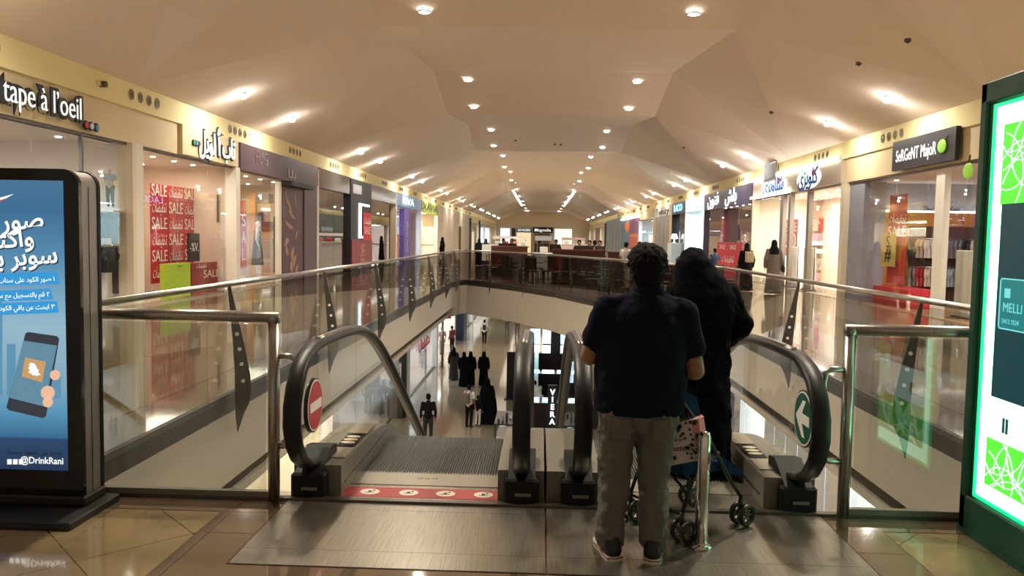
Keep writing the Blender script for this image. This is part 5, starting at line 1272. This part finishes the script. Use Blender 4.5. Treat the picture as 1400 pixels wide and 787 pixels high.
spoly([(-20, 279), (-6, 272), (20, 265), (4, 274), (-12, 285)], 'plane_tail', SW, 2); spoly([(-20, 283), (-6, 276), (12, 270), (-2, 278), (-14, 287)], 'plane_tail_red', SE('screen_red', (.45, .05, .05)), 3)
spoly([(36, 455), (40, 453.5), (79, 459), (82, 463), (64, 568), (60, 571), (13, 560), (10, 556)], 'pictured_phone', SE('screen_phone', (.03, .035, .045)), 3)
spoly([(33, 465), (79, 472), (62, 555), (14, 543)], 'pictured_phone_screen', SE('screen_phone_blue', (.10, .22, .30)), 4)
spoly([(36, 488), (64, 494), (59, 522), (31, 514)], 'pictured_code_square', SE('screen_orange', (.50, .28, .12)), 5)
gh = []
for (u, v) in ((0, 9), (3, 8.6), (5, 6), (5.2, 2), (8, .5), (5.5, -3), (9, -6.5), (5, -7.5), (3, -9.5), (0, -8.5), (-3, -9.5), (-5, -7.5), (-9, -6.5), (-5.5, -3), (-8, .5), (-5.2, 2), (-5, 6), (-3, 8.6)): gh.append((47.5+u*.95-v*.2, 504-v*.95+u*.2))
spoly(gh[::-1], 'ghost_emblem', SW, 6)
for (px, py, r) in ((77, 512, 7), (67, 536, 9.5), (67, 549, 7)): spoly([(px+r*math.cos(a*PI/9), py+r*math.sin(a*PI/9)) for a in range(18)], 'pictured_fingertip', SE('screen_skin', (.72, .42, .28)), 7)
stext('@DrinkRani', 88, 630, 13.5, SW, 3, off=.0007, sx=.92)
for k in range(3): spoly([(11+8*k, 627), (17+8*k, 627), (17+8*k, 634), (11+8*k, 634)], 'social_icon', SW, 3)
stext(ar('تابعنا على تابعونا حصريا'), 86, 619, 8.5, SE('screen_grey', (.35, .38, .42)), 3)
# ---- green light box on the right
LX = 2.47
def LP(px, py): q = P(px, py, X=LX); return q
ya_, yb_ = LP(1309, 715).y, 3.60
zt_ = LP(1344, 114).z
lb = thing('light_box', 'tall green framed poster light box glowing at the right edge', 'light box', (LX, (ya_+yb_)/2, 0)); yo = (ya_+yb_)/2
GF = C('lightbox_frame_green', .008, .075, .05, .4)
h_ = (ya_-yb_)/2
fw = ya_ - LP(1327, 690).y
for (a, b, c_, d_) in ((h_-fw*.55, h_, 0, zt_), (-h_, -h_+fw*.55, 0, zt_), (-h_, h_, 0, .22), (-h_, h_, zt_-.12, zt_)): box('frame_bar', GF, lb, 0, .14, a, b, c_, d_, .01)
for (a, b, c_, d_) in ((h_-fw, h_-fw*.55, .2, zt_-.1), (-h_+fw*.55, -h_+fw, .2, zt_-.1)): box('inner_frame', GF, lb, .02, .12, a, b, c_, d_)
box('back_panel', GF, lb, .07, .13, -h_+.02, h_-.02, .1, zt_-.05); box('foot', GF, lb, -.005, .16, -h_, h_, 0, .03)
pz0, pz1, ph = .24, zt_-.14, h_-fw
def LE(n_, c_, e_): return mat(n_, tuple(v*.3 for v in c_), .35, emit=c_, es=e_)
pan = box('lit_panel', LE('lb_white', (.42, 1, .62), 3.6), lb, .02, .03, -ph, ph, pz0, pz1)
zz = lambda py, px=1375: LP(px, py).z
gi = .10
for (a_, b_, c_, d_) in ((ph-.012, ph+.004, pz0, pz1), (-ph, ph, pz0-.004, pz0+.014), (-ph, ph, pz1-.014, pz1+.004)): box('green_bloom', LE('lb_bloom', (.0, .75, .2), 1.6), pan, .008, .02, a_, b_, c_, d_)  # glowing rim bars added to imitate the green bloom round the panel
zt1 = LP(1380, 278).z; zb1 = LP(1365, 545).z; zw = LP(1355, 600).z
box('green_field', LE('lb_green', (.10, .85, .04), 1.0), pan, .012, .02, -ph+.0, ph-gi, zt1, pz1-.12); box('green_field', LE('lb_green', (.10, .85, .04), 1.0), pan, .012, .02, -ph+.0, ph-gi, pz0+.10, zw)
box('teal_field', LE('lb_teal', (.002, .045, .055), .8), pan, .010, .02, -ph, ph-gi-.02, zb1, zt1)
box('white_field', LE('lb_pale', (.55, .85, .75), 1.6), pan, .011, .02, -ph, ph-gi, zw, zb1)
def arc(cy_, cz_, r, a0, a1, m, zlo, zhi, th=.008):
    pts = []
    for i in range(41):
        a = math.radians(a0+(a1-a0)*i/40); y, z = cy_+r*math.cos(a), cz_+r*math.sin(a)
        if -ph < y < ph-gi and zlo < z < zhi: pts.append((.009, y, z))
        elif len(pts) > 2: break
        else: pts = []
    if len(pts) > 2: MB().tube(pts, th*.26, 6).build('white_curve', m, pan)
LW = LE('lb_line', (.6, 1, .75), 2.2)
for (zlo, zhi, c0) in ((pz0+.1, zw, (pz0+zw)/2), (zt1, pz1-.12, (zt1+pz1)/2)):
    for (dy, dz, r) in ((0, 0, .20), (.22, .0, .20), (-.22, .0, .20), (.11, .15, .2), (.11, -.15, .2), (-.11, .15, .2), (.33, -.12, .24), (.33, .14, .24), (.0, -.3, .3), (.2, .3, .3)):
        arc(dy, c0+dz, r, 0, 360, LW, zlo, zhi); arc(dy, c0+dz, r, 120, 480, LW, zlo, zhi)
cz0, cz1 = LP(1385, 452).z, LP(1385, 382).z
card = box('pictured_card', LE('lb_card', (.01, .16, .17), 1.0), pan, .007, .01, -ph, ph-.16, cz0, cz1)
MB().tube([(.006, -ph, cz0), (.006, ph-.17, cz0), (.006, ph-.16, cz0+.01), (.006, ph-.16, cz1-.01), (.006, ph-.17, cz1), (.006, -ph, cz1)], .004, 6).build('card_outline', LE('lb_card_line', (.15, .6, .6), 1.0), card)
o = text('MELLI', .07, (.005, ph-.19, (cz0+cz1)/2-.02), RRW, LE('lb_card_line', (.15, .6, .6), 1.0), card, ext=.0005, align='LEFT'); text('5412 7534', .035, (.005, ph-.19, cz0+.04), RRW, LE('lb_card_line', (.15, .6, .6), 1.0), card, ext=.0005, align='LEFT')
box('card_chip', LE('lb_card_line', (.15, .6, .6), 1.0), card, .005, .007, ph-.25, ph-.20, cz1-.10, cz1-.05)
for k in range(2): box('crest_mark', LE('lb_dark', (.01, .05, .06), 1.0), pan, .009, .011, ph-gi-.16-.03*k, ph-gi-.14-.03*k, (zw+zb1)/2-.06, (zw+zb1)/2+.02)
# ---- chrome bollard
q = P(958, 747, Z=.005); bl = thing('bollard', 'polished chrome bollard standing on the landing plate right of the man', 'bollard', (q.x, q.y, .004))
MB().loft([(0, 0, .0, .036, .036), (0, 0, .60, .036, .036), (0, 0, .625, .028, .028), (0, 0, .635, .01, .01)], 28).build('post', CHROME, bl); MB().loft([(0, 0, 0, .062, .062), (0, 0, .012, .060, .060), (0, 0, .02, .045, .045), (0, 0, .03, .037, .037)], 28).build('base_ring', CHROME, bl)
# ---- stroller
A = P(1014, 717, Z=.005); B = P(934, 741, Z=.005); dirv = Vector((A.x-B.x, A.y-B.y, 0)); fwd = dirv.normalized(); lft = Vector((-fwd.y, fwd.x, 0)); wb = dirv.length; wd = .40
st = thing('stroller', 'folding stroller with black frame and blue fabric held by the man in navy', 'stroller', (B.x, B.y, .005), math.atan2(fwd.y, fwd.x))
SB_, SF = C('stroller_black', .012, .012, .013, .35), C('stroller_blue', .006, .028, .085, .85, bump=(30, .3), spec=.2)
for (x_, y_, nm) in ((0, 0, 1), (0, wd, 1), (wb, 0, 0), (wb, wd, 0)):
    for dy in (-.035, .035):
        wh = MB().tube([(x_+.052*math.cos(a*PI/10), y_+dy, .066+.052*math.sin(a*PI/10)) for a in range(21)], .0145, 8, caps=False).build('wheel', SB_, st)
        mb = MB()
        for k in range(5): a = k*2*PI/5; mb.tube([(x_, y_+dy, .066), (x_+.048*math.cos(a), y_+dy, .066+.048*math.sin(a))], .006, 6)
        mb.build('spokes', C('wheel_grey', .10, .10, .10, .5), wh); MB().ell((x_, y_+dy, .066), (.016, .014, .016)).build('hub', C('wheel_grey', .10, .10, .10, .5), wh)
    MB().tube([(x_, y_-.05, .066), (x_, y_+.05, .066)], .008, 6).build('axle', SB_, st); MB().tube([(x_, y_, .066), (x_-.02, y_, .13), (x_-.015, y_, .17)], .013, 8).build('caster_fork', SB_, st)
for y_ in (0, wd):
    MB().tube([(wb-.015, y_, .17), (wb-.10, y_, .26), (.18, y_, .55), (-.06, y_, .80), (-.17, y_, .92), (-.25, y_, .95)], .012, 8).build('frame_tube', SB_, st); MB().tube([(-.015, y_, .17), (.06, y_, .34), (.27, y_, .46)], .011, 8).build('frame_tube', SB_, st)
    MB().tube([(-.20, y_, .935), (-.29, y_, .955)], .019, 8).build('handle_grip', C('grip_foam', .02, .02, .02, .8), st)
MB().tube([(.0, 0, .15), (.0, wd, .15)], .009, 6).build('cross_brace', SB_, st); MB().tube([(.03, 0, .26), (.12, wd, .42)], .009, 6).build('cross_brace', SB_, st); MB().tube([(.03, wd, .26), (.12, 0, .42)], .009, 6).build('cross_brace', SB_, st); MB().tube([(.12, .0, .42), (.2, wd*.5, .30), (.3, wd, .42)], .006, 6).build('cable', SB_, st)
mb = MB(); mb.prism([(.02, .02, .36), (.36, .02, .34), (.40, .02, .37), (.12, .02, .44), (-.12, .02, .80), (-.15, .02, .78)], (0, wd-.04, 0)); se = mb.build('seat_fabric', SF, st)
MB().prism([(-.15, .0, .78), (-.08, -.01, .86), (.06, -.01, .80), (.12, 0, .66), (.05, 0, .70), (-.04, 0, .77)], (0, wd, 0)).build('canopy', SF, st)
MB().prism([(.30, .02, .36), (.50, .02, .28), (.52, .02, .31), (.33, .02, .42)], (0, wd-.04, 0)).build('footrest_fabric', SF, st)
# ---- shopping bag hanging between the man and the bollard
Yb = B.y - .02
c0, c1, c2, c3 = P(908, 582, Y=Yb), P(955, 572, Y=Yb), P(961, 628, Y=Yb), P(914, 637, Y=Yb)
bgp = thing('shopping_bag', 'white and pink boxy gift bag with black floral print hanging beside the man', 'bag', (c3.x, Yb, c3.z))
u0 = Vector(c3)
F = lambda q, dy=0: (q.x-u0.x, dy, q.z-u0.z)
BW, BP_ = C('bag_white', .60, .52, .50, .5), C('bag_pink', .60, .20, .22, .5)
MB().prism([F(c3), F(c2), F(c1), F(c0)], (0, .10, 0)).build('bag_body', BW, bgp)
d1, d2 = P(962, 569, Y=Yb+.06), P(970, 622, Y=Yb+.06)
MB().prism([F(c2, .002), F(d2, .06), F(d1, .06), F(c1, .002)], (-.004, .05, 0)).build('pink_side', BP_, bgp)
e0 = Vector(F(c1))-Vector(F(c0)); f0 = Vector(F(c3))-Vector(F(c0))
MB().prism([tuple(Vector(F(c0))+e0*.80+Vector((0, -.001, 0))), tuple(Vector(F(c1))+Vector((0, -.001, 0))), tuple(Vector(F(c2))+Vector((0, -.001, 0))), tuple(Vector(F(c3))+(Vector(F(c2))-Vector(F(c3)))*.88+Vector((0, -.001, 0)))][::-1], (0, .0015, 0)).build('pink_edge', BP_, bgp)
rr = random.Random(4); mb = MB()
for k in range(46):
    u, v = rr.random(), rr.random()
    if .15 < u < .55 and .35 < v < .85: continue
    cc = Vector(F(c0)) + e0*u*.93 + f0*v*.95 + Vector((0, -.003, 0)); an = rr.uniform(0, PI); r = rr.uniform(.009, .019)
    mb.prism([(cc.x+r*math.cos(a+an)*(1 if i % 2 else .45), cc.y, cc.z+r*math.sin(a+an)*(1 if i % 2 else .45)) for i, a in enumerate([k_*PI/5 for k_ in range(10)])], (0, .0015, 0))
mb.build('floral_print', BPR, bgp, kind='stuff')
cc = Vector(F(c0)) + e0*.36 + f0*.62; text('umi', .045, (cc.x, -.0035, cc.z), (PI/2, .0, 0), BPR, bgp, ext=.0005); cc = Vector(F(c0)) + e0*.36 + f0*.40; text('Lov', .03, (cc.x, -.0035, cc.z), (PI/2, .0, 0), BPR, bgp, ext=.0005, shear=.4)
mt = [(F(c0)[0]+.03, .03, F(c0)[2]-.01), (F(c0)[0]+.05, .04, F(c0)[2]+.10), (F(c1)[0]-.07, .05, F(c1)[2]+.10), (F(c1)[0]-.04, .04, F(c1)[2]-.01)]
MB().tube(mt, .004, 6).build('cord_handle', BP_, bgp)

# ================================================================== CAFE BEYOND THE VOID
box('trim_3', FLOORD, None, -2.0, 6.8, 30.3, 52, .0, .012, kind='structure')
MB().prism([(x, y, .0) for x, y in ((-2.6, 30.3), (-.7, 27.7), (.75, 24.9), (1.9, 21.6), (4.2, 18.0), (4.9, 30.3))], (0, 0, .012)).build('trim_4', FLOORD, kind='structure')
WOODR = C('cafe_red_brown', .085, .022, .014, .4, noise=(3, .25, (1, 1, 6))); CHD = C('cafe_chair_dark', .03, .018, .014, .4); TABM = C('cafe_table_top', .10, .055, .04, .25)
def booth(label, x, y, w_, h=1.3):
    t = thing('booth_divider', label, 'divider', (x, y, .012)); n = max(2, int(w_/1.2)); dw = w_/n
    for i in range(n): box('panel', WOODR, t, i*dw+.02, (i+1)*dw-.02, 0, .12, .08, h-.06)
    box('cap', C('cafe_cap', .13, .05, .035, .35), t, -.03, w_+.03, -.03, .15, h-.06, h); box('plinth', CHD, t, 0, w_, .01, .11, 0, .08)
    for i in range(n): box('bench_cushion', C('cushion_dark', .04, .022, .018, .6), t, i*dw+.03, (i+1)*dw-.03, -.55, -.02, .35, .48, .04)
    box('bench_base', CHD, t, .03, w_-.03, -.5, -.02, 0, .35)
booth('long red-brown divider of the cafe, left one', P(671, 336, Y=34).x, 34, P(722, 336, Y=34).x-P(671, 336, Y=34).x, 1.28)
booth('long red-brown divider of the cafe, right one', P(755, 340, Y=28.5).x, 28.5, P(828, 340, Y=28.5).x-P(755, 340, Y=28.5).x, 1.26)
booth('short red-brown divider behind the person in the white shirt', P(832, 340, Y=29).x, 29.3, 1.6, 1.2)
ch0 = thing('cafe_chair', 'dark cafe chair with slatted back behind the far railing', 'chair', (0, 0, 0), 0, 'dark chairs of the cafe')
box('seat', CHD, ch0, -.22, .22, -.22, .22, .42, .47, .02)
for i in range(3): box('back_slat', CHD, ch0, -.17+.12*i, -.08+.12*i+.01, -.225, -.20, .50, .90)
box('back_rail', CHD, ch0, -.21, .21, -.235, -.195, .88, .95, .01)
for a in (-.19, .19):
    for b in (-.19, .19): box('leg', CHD, ch0, a-.018, a+.018, b-.018, b+.018, 0, .42)
    box('back_post', CHD, ch0, a-.018, a+.018, -.225, -.195, .47, .9)
tb0 = thing('cafe_table', 'first dark square cafe table behind the far railing', 'table', (0, 0, 0), 0, 'dark square tables of the cafe')
box('table_top', TABM, tb0, -.38, .38, -.38, .38, .72, .75, .01); box('column', STEELD, tb0, -.035, .035, -.035, .035, .02, .72); box('foot', STEELD, tb0, -.25, .25, -.25, .25, 0, .02)
first = True; rr = random.Random(11)
TP = [(-1.3, 31.2), (.5, 31.5), (.9, 28.7), (-.3, 29.3), (2.1, 26.2), (2.2, 23.6), (3.4, 24.9), (3.6, 21.6), (2.5, 31.5), (4.2, 28), (4.6, 31.5), (-1.4, 36.5), (.9, 37), (3.2, 36.5), (5.4, 36), (5.2, 24.5)]
for i, (x, y) in enumerate(TP):
    if first: tb0.location = (x, y, .012)
    else: dup(tb0, (x, y, .012), rr.uniform(-.2, .2), label='%s dark square cafe table behind the far railing' % ordw(i))
    for k, (dx, dy, an) in enumerate(((0, -.62, 0), (0, .62, PI), (-.62, 0, -PI/2), (.62, 0, PI/2))):
        if (i+k) % 5 == 4: continue
        lb2 = 'dark slatted cafe chair at the %s side of the %s table' % (('near', 'far', 'left', 'right')[k], ordw(i))
        if first and k == 0: ch0.location = (x+dx, y+dy, .012); ch0['label'] = lb2
        else: dup(ch0, (x+dx, y+dy, .012), an+rr.uniform(-.25, .25), label=lb2)
    first = False
# seated and standing people of the cafe
for (px, Y, kind, m, lab) in ((737, 37.6, 'sit', TANC, 'person in tan shirt seated in the middle of the cafe'), (748, 37.9, 'sit', GREYC, 'person in grey-brown seated beside the tan shirt in the cafe'), (760, 36.9, 'sit', DKC, 'person in dark clothes seated at the middle cafe tables'), (792, 32.2, 'sit', DKC, 'person with black hair seated behind the right divider, leftmost'), (806, 32.4, 'sit', DKC, 'person in dark clothes seated behind the right divider, second from left'), (813, 32.9, 'sit', DKC, 'person in dark clothes seated behind the right divider, third from left'), (820, 31.8, 'sit', TANC, 'person in tan shirt seated behind the right divider, rightmost'), (700, 37.4, 'sit', DKC, 'person in dark clothes seated behind the left divider'), (688, 37.0, 'sit', PINKC, 'person in pink seated behind the left divider')):
    q = P(px, 340, Y=Y); t = man(lab, (q.x, Y, .12), PI*(.1 if px % 2 else .9), kind, m, DKC, 'people seated in the cafe', voxel=.026); t.location.z = .30
    stl = dup(ch0, (q.x, Y-.0, .012), 0, label='dark chair used by ' + lab.replace('person in ', 'the ').replace('seated ', '')); stl.location.z = .012; stl['group'] = 'chairs under the seated cafe guests'; stl.scale = (1, 1, 1.45)
for (px, Y, m, lab) in ((655, 46, DKC, 'woman in black standing at the far left of the cafe'), (664, 47, NAV2, 'woman in dark blue standing at the far left of the cafe')):
    q = P(px, 340, Y=Y); robed(lab, (q.x, Y, 0), .4, m, m, h=1.58, voxel=.03)
KW = C('kiosk_white', .62, .58, .55, .4)
def stand(label, x, y, w_, d_, m, gm, h=1.1):
    t = thing('counter_stand', label, 'kiosk', (x, y, .0)); box('counter', m, t, 0, w_, 0, d_, 0, h); box('worktop', WHITE, t, -.05, w_+.05, -.05, d_+.05, h, h+.05); box('glass_case', GLS, t, .1, w_-.1, .05, .4, h+.05, h+.45)
    for i in range(int(w_/.6)): box('goods', gm[i % len(gm)], t, .2+i*.6, .55+i*.6, .12, .35, h+.05, h+.3, .03)
    for a in (.1, w_-.1): box('post', STEEL, t, a-.03, a+.03, d_-.1, d_-.04, h+.05, 1.75)
    box('header', m, t, 0, w_, d_-.14, d_-.08, 1.55, 1.75)
q = P(672, 333, Y=54); stand('white ice cream counter in the middle distance beyond the left divider', q.x, 54, 2.4, 1.2, KW, [GM[3], GM[6], C('g_pink', .6, .25, .3)], 1.1)
q = P(768, 330, Y=60); stand('pale pink counter stand in the middle distance right of the centre', q.x, 60, 1.9, 1.4, C('kiosk_pink', .55, .42, .40, .5), [GM[3], GM[7]], 1.2)
q = P(741, 345, Y=31.0); stand('small pale glass display stand between the cafe dividers', q.x-.3, 33.0, .7, .5, C('kiosk_greenish', .35, .40, .38, .4), [GM[3]], 1.0)
q = P(665, 350, Y=31.8); ms = thing('menu_stand', 'white menu stand behind the left end of the far railing', 'sign', (q.x, 31.8, .012)); box('board', WHITE, ms, -.18, .18, -.02, .02, .7, 1.35); box('pole', STEELD, ms, -.02, .02, -.02, .02, .02, .7); box('foot', STEELD, ms, -.15, .15, -.15, .15, 0, .02)

# ================================================================== LOWER MALL
LLX, LRX = -5.6, 6.1
class Low:
    def __init__(s, side, y0, y1, label, wall, glow, e, pil, glass=3, depth=3.5, band=None, top=3.2):
        s.X = LLX if side < 0 else LRX; s.s = side; s.y0 = y0; W = y1-y0; s.W = W; t = s.t = thing('lower_shopfront', label, 'shop', (s.X, y0, ZG)); a = lambda d: side*d
        box('back_wall', wall, t, a(depth), a(depth+.08), 0, W, 0, 4.2); box('shop_floor', GREYF, t, 0, a(depth), 0, W, .001, .012); box('shop_ceiling', C('shop_ceiling_white', .7, .66, .6, .8), t, a(.2), a(depth), 0, W, top, top+.05)
        box('fascia', band or OFFW, t, a(-.02), a(.2), 0, W, top, 4.24)
        for yy in (0, W-.35): box('pilaster', pil, t, a(-.03), a(.3), yy, yy+.35, 0, top)
        for yy in (0, W-.06): box('side_wall', wall, t, a(.3), a(depth), yy, yy+.06, 0, top)
        if glass:
            dw = (W-.7)/glass
            for i in range(glass): box('glass_pane', GLS, t, a(.10), a(.112), .35+i*dw+.005, .35+(i+1)*dw-.005, .06, top)
            box('sill', STEELD, t, a(.06), a(.16), .35, W-.35, 0, .06)
        if e: light('AREA', 'lower_shop_lamp', (s.X+side*depth*.5, y0+W/2, ZG+top-.1), e, glow, (0, 0, 0), depth*.6, W*.8)
    def box(s, name, m, d0, d1, ya, yb, z0, z1, b=0): return box(name, m, s.t, s.s*d0, s.s*d1, ya-s.y0, yb-s.y0, z0, z1, b)
def ll(px, py=560): return P(px, py, X=LLX).y
PALEW = C('lower_pale_wall', .66, .64, .60, .6); CRL = C('lower_cream_wall', .75, .68, .5, .6)
la_ = Low(-1, 5, 21.4, 'lower left bright cream shop seen through the escalator glass', CRL, NEUT, 800, PALE, 5, depth=1.6)
lb_ = Low(-1, 21.4, 33.5, 'lower left long glass shop with pale interior and visitors', PALEW, NEUT, 200, PALE, 6)
lb_.box('partition', C('lower_grey_partition', .30, .29, .28, .6), 2.2, 2.3, 21.8, 27, 0, 3.0)
lb_.box('blue_screen', EG('screen_blue', (.25, .55, .8), 2), 2.9, 3.0, 31, 32.3, 1.6, 2.0); lb_.box('dark_post', BPR, .0, .3, 33.0, 33.4, 0, 3.2)
wt = wtext(takh, -1, .05, 37.5, -3.3, 1.3, 3.6, RED, None, 'lettering', X=LLX); 
lc = Low(-1, 33.5, 43, 'lower left glass shop with red lettering on the window', C('lower_lilac_wall', .52, .52, .58, .5), COOL, 260, PALE, 4)
wt.parent = lc.t; wt.location = Vector(wt.location) - Vector(lc.t.location); wt.location.x = .12; wt.name = 'window_lettering'
Low(-1, 43, 52, 'lower left open white shop beyond the red lettering', PALEW, NEUT, 420, PALE, 0)
ld = Low(-1, 52, 66, 'lower left shop with a navy banner column', PALEW, COOL, 500, PALE, 4); ld.box('navy_column', NAVB, -.4, .3, 54, 56.5, 0, 4)
Low(-1, 66, 108, 'lower left farthest glass shop', PALEW, NEUT, 600, PALE, 6)
q = PG(588, 512)
sp_ = thing('sign_post', 'red and white sign on a thin post by the lower left shop window', 'sign', (LLX+.35, 42.6, ZG)); MB().tube([(0, 0, 0), (0, 0, 3.0)], .06, 8).build('post', STEELD, sp_); box('sign_plate', RED, sp_, -.45, .45, -.03, .03, 2.7, 3.7); text('SALE', .32, (0, -.04, 3.2), RF, WPR, sp_)
def rl_(px, py=620): return P(px, py, X=LRX).y
Low(1, 4, 9.2, 'lower right near shop with white display counter', CRL, NEUT, 500, PALE, 2, band=C('band_navy', .02, .025, .04, .4))
ra = Low(1, 9.2, 16.0, 'lower right bright shop with pink display under a dark sign band', GWALL, COOL, 420, PALE, 2, band=C('band_navy', .02, .025, .04, .4))
sg = thing('shop_sign', 'glowing white letters on the dark band of the lower right shop', 'sign', (LRX-.03, 11.2, ZG+3.65)); wtext('OMNIA', 1, -.05, 11.2, ZG+3.62, .7, 2.6, C('letter_glow_white', 1, 1, 1, emit=(.85, .9, 1), es=4), sg, X=LRX)
rr = random.Random(8)
for i in range(10): ra.box('pink_display', rr.choice([C('g_pink', .6, .25, .3), C('g_maroon', .2, .02, .05), GM[3]]), .6, 1.2, 10+i*.55, 10.4+i*.55, .0, rr.uniform(.6, 1.5), .04)
rb_ = Low(1, 16, 24, 'lower right shop with white cabinet doors', GWALL, COOL, 380, PALE, 0)
for i in range(6): rb_.box('cabinet_door', C('cabinet_white', .72, .76, .8, .4), .25, .3, 16.4+i*.95, 17.3+i*.95, .05, 2.9, .01)
rb_.box('door_handle', STEELD, .15, .25, 18.2, 18.3, 1.3, 1.5)
rcb = Low(1, 24, 33, 'lower right dark shop opening beyond the white cabinets', C('wall_dark2', .05, .05, .07), NEUT, 60, PALE, 0, band=BPR)
Low(1, 33, 60, 'lower right long pale glass shop', PALEW, COOL, 400, PALE, 7); Low(1, 60, 108, 'lower right farthest pale glass shop', PALEW, NEUT, 600, PALE, 7)
# phone kiosk island
DKK = C('kiosk_dark', .02, .015, .018, .3); CY = EG('kiosk_cyan', (.35, .85, .95), 2.2); CYW = EG('kiosk_white_cyan', (.8, .97, 1), 2.6)
kx0, kx1 = -.6, 2.3
kk = thing('phone_kiosk', 'dark phone kiosk island with glowing cyan display cases on the lower floor', 'kiosk', (kx0, 29.5, ZG)); Wk = kx1-kx0
box('front_counter', DKK, kk, 0, Wk, 0, .6, 0, .95); box('left_counter', DKK, kk, 0, .6, .6, 13, 0, .95); box('right_counter', DKK, kk, Wk-.6, Wk, .6, 13, 0, .95); box('back_counter', DKK, kk, 0, Wk, 13, 13.6, 0, .95)
box('inner_floor', C('kiosk_floor', .10, .02, .025, .4), kk, .6, Wk-.6, .6, 13, .0, .02); box('cross_counter', DKK, kk, .6, Wk-.6, 6.2, 6.9, 0, 1.0)
for i in range(4): box('display_case', CY if i % 2 else CYW, kk, .1+i*.68, .65+i*.68, .08, .5, .96, 1.06)
for i in range(4): box('display_case', CYW if i % 2 else CY, kk, .1+i*.68, .65+i*.68, 6.3, 6.8, 1.0, 1.08)
for i in range(4): box('display_case', CYW, kk, .1+i*.68, .65+i*.68, 13.05, 13.55, .96, 1.3)
for i in range(4): box('poster_screen', CYW if i % 2 else CY, kk, .12+i*.68, .66+i*.68, 13.5, 13.55, 1.4, 2.2)
box('tall_panel', DKK, kk, Wk*.42, Wk*.60, 11.8, 12.1, 0, 2.6); box('side_screen', EG('kiosk_screen_purple', (.1, .12, .35), 1), kk, Wk*.78, Wk*.86, 5.0, 5.2, 0, 2.2)
q = PG(757, 588)
vc = thing('sign_column', 'black column with vertical white glowing letters at the phone kiosk', 'sign', (P(755, 560, Y=28.4).x, 28.4, ZG)); box('column', BPR, vc, -.17, .17, -.1, .1, 0, 1.85)
for k, ch in enumerate('VIERA'): text(ch, .27, (0, -.11, 1.60-.27*k), RF, C('letter_glow_white', 1, 1, 1, emit=(.85, .9, 1), es=4), vc, 'letter', ext=.01, off=.01)
q = P(705, 545, Z=ZG); ds = thing('display_screen', 'tall black digital display with white picture left of the handrails downstairs', 'screen', (q.x, q.y, ZG)); box('casing', BPR, ds, -.42, .42, -.08, .08, 0, 2.1, .02); box('picture', EG('disp_white', (.6, .8, 1), 1.8), ds, -.05, .36, -.09, -.08, .8, 1.75); box('foot', BPR, ds, -.5, .5, -.3, .3, 0, .04)
q = P(690, 622, Z=ZG); ct = thing('display_cart', 'black display cart with small goods beside the escalator foot downstairs', 'cart', (q.x-.1, q.y+1.6, ZG)); box('cart_top', C('cart_black', .02, .02, .022, .3), ct, -.3, 1.0, -1.0, 1.0, .85, .90)
for a in (-.26, .94):
    for b in (-.95, .95): box('leg', BPR, ct, a-.03, a+.03, b-.03, b+.03, 0, .85)
for i in range(9): box('goods', [GM[1], GM[2], BPR, GM[3]][i % 4], ct, -.2+.13*i, -.12+.13*i, -.8+.18*i, -.65+.18*i, .9, 1.0+.07*(i % 3), .01)
box('shelf', WHITE, ct, -.25, .95, -.95, .95, .3, .34)
